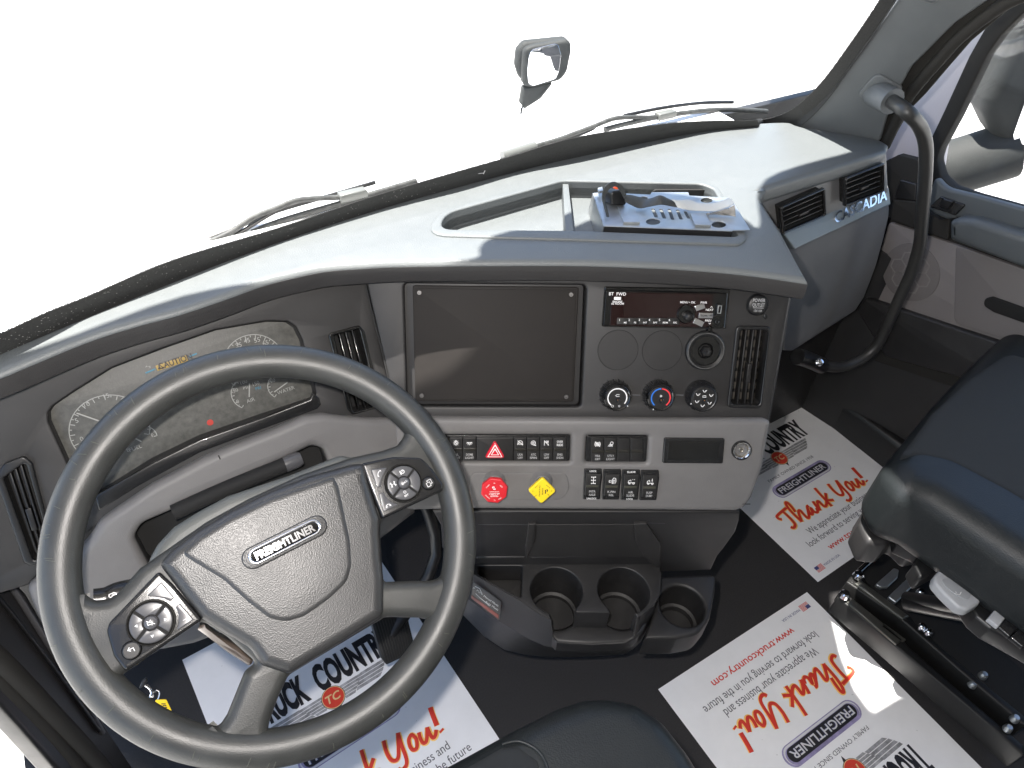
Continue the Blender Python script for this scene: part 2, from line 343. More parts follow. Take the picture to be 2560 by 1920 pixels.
plate('phone_key', CP, rp(CP.L(px('z4', [(343, 250), (414, 251), (412, 283), (341, 281)]), .0045), .001), 'white', rad, .0048, .001, .0003)
us = plate('usb_port', CP, rp(CP.L(px('z4', [(1375, 318), (1442, 320), (1436, 440), (1366, 436)]), .0045), .001), 'gloss', rad, .0046, .002, .0004)
plate('connector', CP, CP.L(px('z4', [(1388, 335), (1428, 336), (1420, 420), (1380, 418)]), .005), 'steel', us, .0052, .001, .0003, [CP.L(px('z4', [(1397, 345), (1420, 345), (1412, 411), (1389, 410)]), .005)])
lathe('aux_port', CP, CP.l(px('z4', [(1378, 500)])[0], .004), [(.0018, .0045), (.0028, .0052), (.0036, .0045)], 'black', rad, 20)
lathe('cabin_sensor', CP, CP.l(px('z4', [(1306, 572)])[0], .006), [(0, .009), (.003, .008), (.0046, .004), (.0050, 0)], 'gloss', DASH, 24)
# power outlet
pc = CP.l(px('z4', [(1785, 330)])[0], .004)
po = lathe('power_outlet', CP, pc, [(0, .0105), (.009, .0098), (.0142, .0080), (.0158, .005), (.0162, 0)], 'black', DASH)
plate('lid_tab', CP, rp(CP.L(px('z4', [(1858, 415), (1892, 445), (1878, 485), (1850, 455)]), .004), .002), 'black', po, .004, .006, .001)
t0 = CP.l(px('z4', [(1800, 310)])[0], .011)
for s_, dy, h, w_ in (('POWER', .0036, .0052, .0185), ('OUTLET', -.0034, .0052, .0185), ('12V-10A', -.0118, .0036, .0125)): text('legend', s_, CP, (t0[0], t0[1] + dy), h, 'legend', po, .0108, w_, bold=.01)
pen('rule', CP, [[(t0[0] - .008, t0[1] - .0075), (t0[0] + .008, t0[1] - .0078)]], .0008, 'legend', po, .0106)
# blank plugs, and the open one
for q in ((381, 785), (826, 790)):
    c = CP.l(px('z4', [q])[0], 0); r = .0303
    pl = lathe('blank_plug', CP, c, [(0, .0003), (r - .0006, .0003), (r - .0002, -.001)], 'dark', DASH, 64)
    lathe('groove', CP, c, [(r - .0003, .0002), (r + .0001, .00035), (r + .0006, .0002)], 'matte', pl, 64)
c = CP.l(px('z4', [(1262, 792)])[0], .004)
ho = lathe('open_socket', CP, c, [(.0215, .003), (.0225, .0065), (.0262, .0075), (.0295, .005), (.0306, .0)], 'black', DASH, 56)
lathe('socket_bowl', CP, c, [(0, .0015), (.009, .0015), (.012, .004), (.0218, .004), (.0222, .006)], 'gloss', ho, 48)
lathe('hub', CP, (c[0] + .001, c[1] - .001), [(0, .0075), (.0025, .0075), (.004, .0085), (.0072, .0085), (.0085, .004)], 'black', ho, 6)
lathe('rim_wear', CP, c, [(.0262, .0076), (.0272, .0077), (.028, .0071)], mat('worn_plastic', (.06, .06, .058), .7, var=.6, vscale=220), ho, 56)
# climate knobs
def circ_dir(c, r, a): return (c[0] + r * cos(a), c[1] + r * sin(a))
faces = ((350, 1216), (787, 1226), (1215, 1230)); fc = ((375, 1265), (812, 1266), (1247, 1270))
for i in range(3):
    H = .021
    c = CP.l(px('z4', [fc[i]])[0], H); base = CP.l(px('z4', [faces[i]])[0], .006)
    kb = lathe('climate_knob', CP, c, [(.0235, -.003), (.0238, .004), (.0232, .008), (.0215, .0165), (.0195, H), (.0190, H + .0004), (.0176, H - .0004), (0, H - .0004)], 'gloss' if i < 2 else 'black', DASH, 56, 25)
    for k in range(18):
        a = 2 * pi * k / 18; p = circ_dir(c, .0226, a); u = (cos(a), sin(a))
        tube('grip', [CP.w(p[0] + u[0] * .0012, p[1] + u[1] * .0012, .002), CP.w(p[0] - u[0] * .0006, p[1] - u[1] * .0006, .0155)], .0009, 'black', kb, 0, 2)
    face = lathe('dial_face', CP, c, [(0, H + .0004), (.0168, H + .0004), (.0176, H - .0002)], 'key', kb, 48)
    z = H + .0007
    if i == 0:
        pen('ring_mark', CP, [circ(c, .0142, 40, radians(-38), radians(232), False)], .0017, 'white', kb, z)
        pen('symbol', CP, [[(c[0] + .003, c[1] + .0052), (c[0] - .001, c[1] + .0052), (c[0] - .003, c[1] + .0036), (c[0] - .001, c[1] + .0020), (c[0] + .003, c[1] + .0020), (c[0] + .0018, c[1] + .0030)]], .0008, 'white', kb, z)
        pen('symbol', CP, [circ((c[0] - .0065, c[1] - .0128), .0016, 12, 0, 2 * pi, False)], .0005, 'white', kb, z); text('symbol', '✻', CP, (c[0] + .0035, c[1] - .0128), .0034, 'white', kb, z) or text('symbol', '*', CP, (c[0] + .0035, c[1] - .0128), .0034, 'white', kb, z)
    elif i == 1:
        pen('cold_mark', CP, [circ(c, .0142, 30, radians(92), radians(232), False)], .0019, 'blue', kb, z)
        pen('hot_mark', CP, [circ(c, .0142, 30, radians(-52), radians(88), False)], .0019, 'lred', kb, z)
        pen('symbol', CP, [[(c[0] + .0022 * cos(a), c[1] + .003 + .0022 * sin(a)), (c[0] - .0022 * cos(a), c[1] + .003 - .0022 * sin(a))] for a in (0, pi / 3, 2 * pi / 3)], .0005, 'white', kb, z)
    else:
        for a in (90, 148, 206, 264, 322, 25):
            p = circ_dir(c, .0115, radians(a)); v = .0016
            pen('airflow_mark', CP, [[(p[0] - .003, p[1] + v), (p[0] - .001, p[1] - v), (p[0] + .0008, p[1] - v)], [(p[0] + .0012, p[1] + v * .6), (p[0] + .0012, p[1] - v), (p[0] + .003, p[1] + v)]], .0009, 'white', kb, z)
        pen('symbol', CP, [[(c[0] - .003, c[1] + .002), (c[0] + .003, c[1] + .002)], [(c[0] - .003, c[1] + .0035), (c[0], c[1] + .0045), (c[0] + .003, c[1] + .0036)]], .0008, 'white', kb, z)
    lathe('push_button', CP, (c[0] + .001, c[1] - .0035), [(0, H + .0004), (.0026, H + .0007), (.0036, H + .0016), (.0044, H + .0004)], 'black', kb, 24)
    lathe('lamp', CP, (c[0] + .0006, c[1] - .003), [(0, H + .0016), (.0007, H + .0014)], mat('lamp_amber', (.35, .16, .06), .4), kb, 10)
    a = (radians(-38), radians(-118), radians(206))[i]; p, q = circ_dir(c, .0200, a), circ_dir(c, .0218, a)
    pen('pointer', CP, [[p, q]], .0014, 'white', kb, H - .001)
for a, b in ((528, 608), (965, 1042)):
    p, q = CP.L(px('z4', [(a, 1236), (b, 1240)]), .0005); pen('link_line', CP, [[p, q]], .0022, 'btn', DASH, .0004)

def vent(fr, outer, inner, nsl, name, m, vertical=True, depth=.03, frame_m='gloss', backlines=0, parent=DASH, handle=True, fz=.004):
    """louvre: frame, slats and the dark well behind; inner corner order: a b c d around"""
    root = plate(name, fr, outer, frame_m, parent, fz, .008, .0022, [inner], seg=3)
    A, B, C_, D = inner4
    lerp = lambda p, q, t: (p[0] + (q[0] - p[0]) * t, p[1] + (q[1] - p[1]) * t)
    plate('well', fr, [A, B, C_, D], 'matte', root, -depth, .002, 0)
    loft('well_wall', [[fr.w(*p, 0) for p in (A, B, C_, D, A)], [fr.w(*p, -depth) for p in (A, B, C_, D, A)]], 'matte', root)
    def bar(p, q, wd, z0, z1, m_, nm):
        d = (Vector(q) - Vector(p)).normalized(); nn = Vector((-d.y, d.x)) * wd / 2
        plate(nm, fr, [tuple(Vector(p) - nn), tuple(Vector(q) - nn), tuple(Vector(q) + nn), tuple(Vector(p) + nn)], m_, root, z0, z0 - z1, .0006)
    for k in range(nsl):
        t = (k + 1) / (nsl + 1)
        if vertical: bar(lerp(A, B, t), lerp(D, C_, t), .0022, 0, -.014, m, 'slat')
        else: bar(lerp(A, D, t), lerp(B, C_, t), .0022, 0, -.014, m, 'slat')
    for k in range(backlines):
        t = (k + .5) / backlines
        if vertical: bar(lerp(A, D, t), lerp(B, C_, t), .011, -.020, -.023, 'vent', 'back_slat')
    if handle:
        if vertical: p, q = lerp(lerp(A, B, .5), lerp(D, C_, .5), .45), lerp(lerp(A, B, .5), lerp(D, C_, .5), .7)
        else: p, q = lerp(lerp(A, D, .6), lerp(B, C_, .6), .4), lerp(lerp(A, D, .6), lerp(B, C_, .6), .62)
        bar(p, q, .006, .0025, -.012, m, 'tab')
    return root
inner4 = CP.L(px('z4', [(1606, 575), (1893, 582), (1800, 1335), (1512, 1325)]))
vent(CP, rp(CP.L(ventpx, .004), .008), ventin, 3, 'air_vent', 'key', True, .028, 'black', 7)

# gray switch panel
SPZ = .012
spo = rp(CP.L(P((850, 903), (1652, 906), (1667, 912), (1650, 1010), (1625, 1078), (1608, 1100), (1590, 1106), (1010, 1101), (850, 1106)), SPZ), [0, 0, .006, .06, .03, .02, .02, 0, 0])
def rect_px(c, a, off, fr=CP): return fr.L(px(c, a), off)
bank1 = rp(rect_px('z5', [(60, 148), (925, 148), (920, 304), (60, 300)], SPZ), .003)
bank2 = rp(rect_px('z5', [(1028, 150), (1402, 153), (1392, 309), (1018, 307)], SPZ), .003)
disp = rp(rect_px('z5', [(1498, 155), (1870, 159), (1857, 313), (1486, 310)], SPZ), .003)
gp = plate('switch_panel', CP, spo, 'gray', DASH, SPZ, .035, .009, [bank1, bank2], seg=4)
p, q = CP.L(px('z5', [(335, 566), (2030, 566)]), SPZ); pen('crease', CP, [[p, q]], .0012, 'matte', gp, SPZ - .0002)
def press(name, q4, m, parent, z, t=.006, bev=.0008, r=.001): return plate(name, CP, rp(q4, r), m, parent, z, t, bev)
def icon(kind, c, s, par, z):
    st = []; R = lambda *a: [(c[0] + x * s, c[1] + y * s) for x, y in a]
    cc = lambda x, y, r, a0=0, a1=360: [(c[0] + s * (x + r * cos(radians(a))), c[1] + s * (y + r * sin(radians(a)))) for a in [a0 + (a1 - a0) * i / 12 for i in range(13)]]
    if kind == 'bulb': st = [cc(0, 0, .5), R((-.25, .25), (.25, -.25))] + [R((.7 * cos(a), .7 * sin(a)), (1 * cos(a), 1 * sin(a))) for a in [pi * k / 4 for k in (0, 3, 4, 5, 6, 7, 1)]] + [R((-.2, .5), (-.2, .9), (.2, .9), (.2, .5))]
    if kind == 'dome': st = [cc(0, .2, .5, 180, 360), R((-.9, .2), (.9, .2))] + [R((.7 * cos(a), .2 + .7 * sin(a)), (1 * cos(a), .2 + 1 * sin(a))) for a in [radians(k) for k in (200, 235, 270, 305, 340)]]
    if kind == 'lane': st = [R((-.9, -.7), (-.7, .5), (-.2, .8), (.2, .8), (.7, .5), (.9, -.7)), R((-.9, .9), (.9, -.8)), R((-.5, .0), (.5, .0), (.5, -.5), (-.5, -.5), (-.5, 0))]
    if kind == 'spin': st = [cc(0, 0, .75, -90, 220), cc(0, 0, .3), R((0, -.75), (1, -.75)), R((-.5, -.5), (.9, -.95))]
    if kind == 'ldw': st = [R((-.8, .8), (.8, -.8)), R((-.7, -.9), (-.7, .9)), R((.6, -.9), (.6, -.2)), R((.6, .1), (.6, .8)), cc(.1, .4, .3)]
    if kind == 'hsa': st = [cc(0, 0, .6), cc(0, 0, .95, 120, 240), cc(0, 0, .95, -60, 60), R((-.9, .9), (.9, -.9)), cc(0, 0, .3)]
    if kind == 'lamp': st = [cc(.35, .35, .5), R((-.1, .1), (-.9, -.8)), R((.1, -.1), (-.4, -.9)), R((.3, -.2), (.1, -.9)), R((.5, -.2), (.6, -.9))]
    if kind == 'axle': st = [R((-.6, 1), (.6, 1)), R((-.6, 0), (.6, 0)), R((-.6, -1), (.6, -1)), R((0, 1), (0, -1))] + [R((x, y - .2), (x, y + .2)) for x in (-.6, .6) for y in (-1, 0, 1)]
    if kind == 'kpin': st = [R((-1, -.5), (-1, .1), (-.45, .1), (-.45, -.5), (-1, -.5)), R((-.1, -1), (-.1, .3), (.3, .9), (.9, .7), (1, -.2), (.7, -1), (.6, .2), (.2, .2), (.2, -1))]
    if kind == 'slide': st = [R((-1, -.6), (-.9, .1), (-.3, .4), (-.2, -.1)), R((-1, -.5), (1, -.5)), R((.2, .5), (.4, .5)), R((.7, .5), (.9, .5)), cc(-.6, -.7, .2), cc(.6, -.7, .25)]
    if kind == 'dump': st = [R((-1, -.6), (-.9, .1), (-.3, .4), (-.2, -.1)), R((-1, -.5), (1, -.5)), R((.5, .9), (.5, .1), (.3, .3)), R((.5, .1), (.7, .3)), cc(-.6, -.7, .2), cc(.6, -.7, .25)]
    if kind == 'triangle': st = [R((0, 1), (-.95, -.7), (.95, -.7), (0, 1)), R((0, .45), (-.5, -.42), (.5, -.42), (0, .45))]
    if kind == 'phone': st = [R((-.7, -.8), (-.6, -.2), (-.2, .4), (.3, .7), (.8, .8)), R((-.7, -.8), (-.4, -.7)), R((.8, .8), (.8, .4))]
    if kind == 'hang': st = [R((-.9, -.3), (-.6, .3), (0, .5), (.6, .3), (.9, -.3)), R((-.9, -.3), (-.5, -.3), (-.4, .1)), R((.9, -.3), (.5, -.3), (.4, .1))]
    if kind == 'pages': st = [R((-.8, -.9), (.3, -.9), (.3, .3), (-.8, .3), (-.8, -.9)), R((-.3, .5), (-.3, .9), (.9, .9), (.9, -.4), (.5, -.4))]
    if kind == 'arrow': st = [R((-.5, .6), (.7, 0), (-.5, -.6), (-.5, .6)), R((-.3, .3), (.4, 0), (-.3, -.3), (-.3, .3))]
    if kind == 'back': st = [R((.6, -.5), (.6, .4), (-.6, .4)), R((-.1, .9), (-.7, .4), (-.1, -.1))]
    if kind == 'mute': st = [R((-.8, -.3), (-.3, -.3), (.3, -.8), (.3, .8), (-.3, .3), (-.8, .3), (-.8, -.3)), R((-.8, .9), (.9, -.8))]
    if kind == 'dist': st = [R((-1, .7), (-.2, 0), (-1, -.7)), R((1, .7), (.2, 0), (1, -.7)), R((-.6, .9), (-.6, -.9)), R((.6, .9), (.6, -.9))]
    if kind == 'cruise': st = [cc(0, 0, .6), R((-.9, -.7), (-.5, -.3)), R((-.9, .7), (-.9, -.7)), R((.3, .3), (0, 0))]
    if kind == 'minus': st = [cc(0, 0, .9), R((-.45, 0), (.45, 0))]
    if kind == 'plusone': st = [R((-.8, 0), (.8, 0)), R((0, -.8), (0, .8))]
    if kind == 'minusone': st = [R((-.8, 0), (.8, 0))]
    if st: pen('icon', WFR[0], st, s * .20 if kind != 'triangle' else s * .16, 'white', par, z)
WFR = [CP]
def two_row(c, x0, x1, y0, ym0, ym1, y1, sk, ic, words, root, off):
    k1 = press('switch', rect_px(c, [(x0 + sk, y0), (x1 + sk, y0), (x1 + sk / 3, y1), (x0 + sk / 3, y1)], off), 'key', root, off)
    xm = (x0 + x1) / 2 + sk * .6
    press('strip', rect_px(c, [(x0 + 1.5 + sk * .7, ym0), (x1 - 1.5 + sk * .7, ym0), (x1 - 1.5 + sk * .6, ym1), (x0 + 1.5 + sk * .6, ym1)], off), mat('switch_strip', (.022, .021, .018), .25), k1, off + .0006, .003, .0003)
    if ic: icon(ic, CP.l(px(c, [(xm + sk * .2, (y0 + ym0) / 2)])[0], off), .0045, k1, off + .0004)
    if words:
        q = CP.l(px(c, [(xm - sk * .2, (ym1 + y1) / 2 + 2)])[0], off); L_ = words.split('\n')
        for j, s_ in enumerate(L_): text('legend', s_, CP, (q[0], q[1] + (.0026 if j == 0 else -.0026) * (len(L_) > 1)), .0036, 'legend', k1, off + .0004, .0021 * len(s_) * 1.25, bold=.012)
    return k1
SB = SPZ + .001
bk = plate('switch_bank', CP, bank1, 'pod', DASH, SPZ - .003, .01, .0006)
sw = [(102, 178, 'bulb', 'HEAD\nLIGHT'), (182, 262, 'bulb', 'PNL\nLIGHT'), (265, 345, 'dome', 'DOME\nLIGHT'), (578, 655, 'lane', 'LKA\nOFF'), (658, 736, 'spin', 'ATC\nSPIN'), (739, 817, 'ldw', 'LDW\nOFF'), (820, 900, None, 'ENG\nSHDN')]
for x0, x1, ic, w_ in sw:
    k1 = two_row('z5', x0, x1, 158, 222, 240, 298, -1, ic, w_, bk, SB)
    if ic is None:
        q = CP.l(px('z5', [(860, 192)])[0], SB)
        for j, s_ in enumerate(('OVER', 'RIDE')): text('legend', s_, CP, (q[0], q[1] + (.0026 if j == 0 else -.0026)), .0036, 'white', k1, SB + .0004, .0095, bold=.012)
press('hazard_plate', rect_px('z5', [(348, 158), (575, 158), (573, 298), (348, 298)], SB), 'key', bk, SB)
hz = plate('hazard_button', CP, rp(rect_px('z5', [(460, 172), (526, 284), (394, 284)], SB + .004), .004), 'hazard', DASH, SB + .005, .012, .0022, seg=4)
icon('triangle', CP.l(px('z5', [(461, 245)])[0], SB + .005), .0112, hz, SB + .0054)
bk = plate('switch_bank', CP, bank2, 'pod', DASH, SPZ - .003, .01, .0006)
for x0, x1, ic, w_ in ((1056, 1134, 'hsa', 'HSA\nOFF'), (1137, 1214, 'lamp', 'UTLY\nLIGHT'), (1217, 1294, None, None), (1297, 1374, None, None)): two_row('z5', x0 - 4, x1 - 4, 163, 232, 250, 304, -3 if 0 else 0, ic, w_, bk, SB)
ds = plate('clock_display', CP, disp, 'pod', DASH, SPZ + .004, .014, .002)
press('display', rect_px('z5', [(1528, 178), (1838, 182), (1826, 296), (1518, 292)], SPZ + .004), 'gloss', ds, SPZ + .0045, .002, .0003)
lc = CP.l(px('z5', [(1976, 236)])[0], SPZ + .002)
li = lathe('lighter_socket', CP, lc, [(.0108, SPZ - .004), (.0112, SPZ + .004), (.0122, SPZ + .0055), (.0138, SPZ + .005), (.0148, SPZ + .001)], 'chrome', DASH, 40)
lathe('socket_ring', CP, lc, [(.0138, SPZ + .0045), (.0152, SPZ + .004), (.0158, SPZ)], 'gloss', li, 40)
lathe('socket_well', CP, lc, [(0, SPZ - .0005), (.003, SPZ + .001), (.005, SPZ - .0008), (.011, SPZ + .0003)], 'brass', li, 30)
# valve recess and the two brake valves
rc = rp(rect_px('z5', [(310, 372), (900, 372), (918, 470), (880, 535), (310, 545)], SPZ), [.01, .012, .02, .02, .01])
plate('valve_ledge', CP, rc, 'gray', gp, SPZ + .0012, .006, .0011, seg=3)
for q, fq, kind in (((458, 400), (457, 485), 'red'), ((748, 402), (750, 485), 'yellow')):
    c = CP.l(px('z5', [q])[0], SPZ); c = (c[0], c[1] - .006)
    vb = lathe('valve_collar', CP, c, [(.0108, SPZ + .010), (.0122, SPZ + .0095), (.0145, SPZ + .005), (.0172, SPZ + .0012)], 'gray', DASH, 48)
    lathe('valve_stem', CP, c, [(.0062, SPZ), (.0062, SPZ + .026)], 'key', vb, 24)
    H = SPZ + .034; c = CP.l(px('z5', [fq])[0], H); kf = .61
    if kind == 'red':
        kb = plate('trailer_supply_knob', CP, rp([circ_dir(c, .0207, radians(22.5 + 45 * k - 6)) for k in range(8)], .002), 'red', DASH, H, .009, .002, seg=4)
        T = [('TRAILER', 0, -.0135, .0042, .020, pi), ('AIR SUPPLY', 0, -.0075, .0042, .027, pi), ('NOT FOR PARKING', 0, -.0018, .0022, .0235, pi), ('PUSH', .0165, .0125, .0028, .008, pi - .75), ('TO', 0, .0205, .0028, .0042, pi), ('SUPPLY', -.0165, .0125, .0028, .012, pi + .75), ('EVACUATE', -.0165, -.0155, .0028, .014, pi * 2 - .8), ('TO', .001, -.0245, .0026, .004, 0), ('PULL', .0145, -.0195, .0028, .008, .6)]
        for s_, dx, dy, h, w_, r in T: text('legend', s_, CP, (c[0] + dx * kf, c[1] + dy * kf), h * kf, 'white', kb, H + .0003, w_ * kf, r + .04, bold=.02)
        pen('swoosh', CP, [[(c[0] + .002, c[1] + .003), (c[0] - .002, c[1] + .003)], [(c[0] - .003, c[1] + .0045), (c[0] - .002, c[1] + .0064), (c[0] + .0003, c[1] + .0058)]], .0018, 'white', kb, H + .0003)
    else:
        s2 = .0215
        kb = plate('parking_brake_knob', CP, rp([circ_dir(c, s2, radians(90 * k - 1)) for k in range(4)], .0045), 'yellow', DASH, H, .008, .002, seg=4)
        T = [('PARKING', -.0062, 0, .0036, .0285, pi / 2), ('BRAKE', .0012, -.001, .0036, .0175, pi / 2), ('PUSH', .0165, -.0105, .0026, .008, pi / 2 + .7), ('TO', .0232, 0, .0024, .004, pi / 2), ('RELEASE', .0145, .0118, .0026, .013, pi / 2 + .85), ('PULL', -.0155, -.0125, .0026, .008, pi / 2 - .8), ('TO', -.0225, -.001, .0024, .004, pi / 2), ('APPLY', -.0145, .011, .0026, .010, pi / 4)]
        for s_, dx, dy, h, w_, r in T: text('legend', s_, CP, (c[0] + dx * kf, c[1] + dy * kf), h * kf, 'ink', kb, H + .0003, w_ * kf, r, bold=.01)
        pen('swoosh', CP, [[(c[0] + .0052, c[1] - .0043), (c[0] + .0052, c[1] + .0018)], [(c[0] + .0074, c[1] - .0012), (c[0] + .0083, c[1] + .0012), (c[0] + .0068, c[1] + .0025)]], .0016, 'ink', kb, H + .0003)
# four rocker switches
for k, (x0, x1, ic, w_, up, dn) in enumerate(((228, 470, 'axle', 'INTR\nAXLE', 'LOCK', 'UNLOCK'), (494, 735, 'kpin', 'K.PIN\nREL', None, None), (756, 998, 'slide', 'AIR\nSLIDE', 'SLIDE', 'LOCK'), (1016, 1258, 'dump', 'SUSP\nDUMP', None, None))):
    z = SPZ + .004; y0, y1 = 516 + k * 6, 932 + k * 4; sk = -20 - k * 3
    rk = plate('rocker_switch', CP, rp(CP.L(px('w', [(x0, y0), (x1, y0), (x1 + 6, y0 + 110), (x1 - 14, y0 + 230), (x1 + sk - 6, y1), (x0 + sk, y1), (x0 - 12, y0 + 200)]), z), .0012), 'pod', DASH, z, .010, .0012)
    ins = plate('rocker', CP, rp(CP.L(px('w', [(x0 + 22, y0 + 66), (x1 - 12, y0 + 66), (x1 - 34, y0 + 366), (x0 + 2, y0 + 366)]), z + .003), .001), 'key', rk, z + .003, .006, .0012)
    plate('window', CP, CP.L(px('w', [(x0 + 24, y0 + 218), (x1 - 46, y0 + 218), (x1 - 50, y0 + 248), (x0 + 20, y0 + 248)]), z + .0032), mat('rocker_window', (.05, .05, .038), .3), ins, z + .0035, .001, .0002)
    c = CP.l(px('w', [((x0 + x1) / 2 + 2, y0 + 150)])[0], z + .003); icon(ic, c, .0052, ins, z + .0036)
    q = CP.l(px('w', [((x0 + x1) / 2 - 16, y0 + 326)])[0], z + .003)
    for j, s_ in enumerate(w_.split('\n')): text('legend', s_, CP, (q[0], q[1] + (.0027 if j == 0 else -.0027)), .0036, 'legend', ins, z + .0036, .0022 * len(s_) + .0012, bold=.012)
    if up: text('legend', up, CP, CP.l(px('w', [((x0 + x1) / 2 - 2, y0 + 24)])[0], z), .0031, 'white', rk, z + .0004, .0024 * len(up) + .001, bold=.015)
    if dn: text('legend', dn, CP, CP.l(px('w', [((x0 + x1) / 2 - 24, y1 - 14)])[0], z), .0031, 'white', rk, z + .0004, .0024 * len(dn) + .001, bold=.015)

# driver's panel with the gauges
lpo = LP.L(P((787.5, 590), (596, 618), (432, 664), (219, 745), (55, 806), (-160, 880), (-160, 1330), (60, 1265), (150, 1180), (240, 1115), (330, 1055), (440, 1000), (600, 935), (660, 912), (760, 915), (850, 915), (836, 806)))
lens_px = P((110.7, 892), (120, 878), (164, 848), (246, 797), (355, 755.5), (465, 717), (574, 698), (618, 699), (634.5, 710), (648, 737), (670, 817), (677, 850), (671, 862), (569, 896), (432, 943.6), (330, 993), (213, 1066), (185, 1052), (153, 1001), (112, 911))
lens_o = rp(LP.L(lens_px, -.012), .004)
hole = [(x, y) for x, y in rp(LP.L(lens_px, 0), .004)]
cx_ = sum(p[0] for p in hole) / len(hole); cy_ = sum(p[1] for p in hole) / len(hole)
hole = [(cx_ + (x - cx_) * 1.02, cy_ + (y - cy_) * 1.03) for x, y in hole]
def vquad(*a): return LP.L(a, 0)
v2px = px('z2', [(1012, 740), (1262, 672), (1305, 725), (1440, 1318), (1205, 1386), (1168, 1340)])
v2in = rp(LP.L(px('z2', [(1050, 750), (1255, 700), (1405, 1305), (1210, 1358)])), .004)
v3q = LP.L(px('y8', [(20, 190), (130, 110), (262, 560), (170, 610)]), .003)
lpan = plate('gauge_panel', LP, lpo, 'dark', DASH, 0, .025, .003, [hole, v2in, rp(v3q, .004)])
loft('lens_wall', [[LP.w(*p, 0) for p in hole + hole[:1]], [LP.w(cx_ + (p[0] - cx_) * .985, cy_ + (p[1] - cy_) * .97, -.016) for p in hole + hole[:1]]], 'dark', lpan)
pen('seam', CP, [CP.L(P((787, 600), (800, 660), (836, 806), (848, 900)), .0002)], .0022, 'matte', DASH, .0001, 4)
cl = plate('instrument_cluster', LP, [(cx_ + (x - cx_) * 1.01, cy_ + (y - cy_) * 1.01) for x, y in hole], 'lens', DASH, -.0125, .006, .001)
zc = -.0121
def gtext(s_, c, q, h, rot, m='gauge', w_=None, bold=.0): text('numeral', s_, LP, LP.l(px(c, [q])[0], zc), h, m, cl, zc, w_, rot, bold)
def gauge(c, ctr, edge, a0, a1, ticks, long, needle=None):
    cc = LP.l(px(c, [ctr])[0], zc); e = LP.l(px(c, [edge])[0], zc); r = hypot(e[0] - cc[0], e[1] - cc[1])
    st = [circ(cc, r, 40, radians(a0), radians(a1), False)]
    for k in range(ticks + 1):
        a = radians(a0 + (a1 - a0) * k / ticks); l_ = long if k % 2 == 0 else long * .5
        st.append([circ_dir(cc, r - .0008, a), circ_dir(cc, r - l_, a)])
    pen('gauge', LP, st, .0011, 'gauge', cl, zc)
    if needle: pen('needle', LP, [LP.L(px(c, needle), zc)], .0016, 'gauge', cl, zc + .001)
    return cc, r
gauge('z1', (872, 1370), (550, 1330), 205, -30, 26, .006, ((605, 1240), (830, 1318)))
rr = ang_of(LP, px('p', [(300, 900)])[0], px('p', [(400, 862)])[0])
for s_, q in (('0', (645, 1445)), ('5', (605, 1300)), ('10', (685, 1170)), ('15', (840, 1105)), ('20', (985, 1137))): gtext(s_, 'z1', q, .0058, 0)
gauge('z2', (430, 975), (215, 865), 210, -30, 24, .007)
for s_, q in (('35', (305, 830)), ('45', (370, 795)), ('55', (450, 790)), ('65', (517, 812))): gtext(s_, 'z2', q, .0062, 0, bold=.01)
gauge('z2', (385, 1205), (248, 1190), 230, 60, 12, .004, ((390, 1132), (388, 1240)))
for s_, q, h in (('0', (297, 1275), .005), ('50', (280, 1187), .005), ('100', (345, 1122), .005), ('150', (442, 1133), .005), ('PSI', (360, 1167), .004), ('AIR', (400, 1265), .005)): gtext(s_, 'z2', q, h, .02)
gtext('PRI', 'z2', (460, 1170), .004, 0, 'dblue')
gauge('z2', (640, 1150), (535, 1150), 225, 110, 8, .004, ((585, 1200), (690, 1124)))
gtext('150', 'z2', (567, 1113), .005, .02); gtext('WATER', 'z2', (678, 1186), .005, .02)
gauge('z1', (1130, 1440), (1240, 1420), -10, 80, 4, .004, ((1000, 1405), (1118, 1465)))
gtext('FUEL', 'z1', (1070, 1516), .005, .02); gtext('E', 'z1', (1010, 1530), .005, .02); gtext('F', 'z1', (1205, 1415), .005, .02)
plate('caution_bar', LP, LP.L(px('z1', [(1228, 868), (1478, 780), (1490, 828), (1245, 908)]), zc), 'caution', cl, zc + .0002, .0008, .0001)
a = ang_of(LP, px('z1', [(1245, 908)])[0], px('z1', [(1490, 828)])[0], zc)
text('caution_word', '▲CAUTION' if 0 else 'CAUTION', LP, LP.l(px('z1', [(1385, 832)])[0], zc), .0085, 'ink', cl, zc + .0005, .042, a, .02)
pen('caution_sign', LP, [LP.L(px('z1', [(1252, 893), (1262, 862), (1288, 880), (1252, 893)]), zc)], .0016, 'ink', cl, zc + .0006)
pen('display_line', LP, [LP.L(px('z1', [(1150, 925), (1225, 893)]), zc), LP.L(px('z1', [(1492, 797), (1556, 770)]), zc)], .0018, 'dblue', cl, zc)
pen('back_arrow', LP, [LP.L(px('z1', [(1185, 885), (1185, 870), (1150, 878), (1160, 868)]), zc)], .0012, 'gauge', cl, zc)
lathe('warning_lamp', LP, LP.l(px('z1', [(1660, 1315)])[0], zc), [(0, zc + .0003), (.0042, zc + .0002)], 'dred', cl, 20)
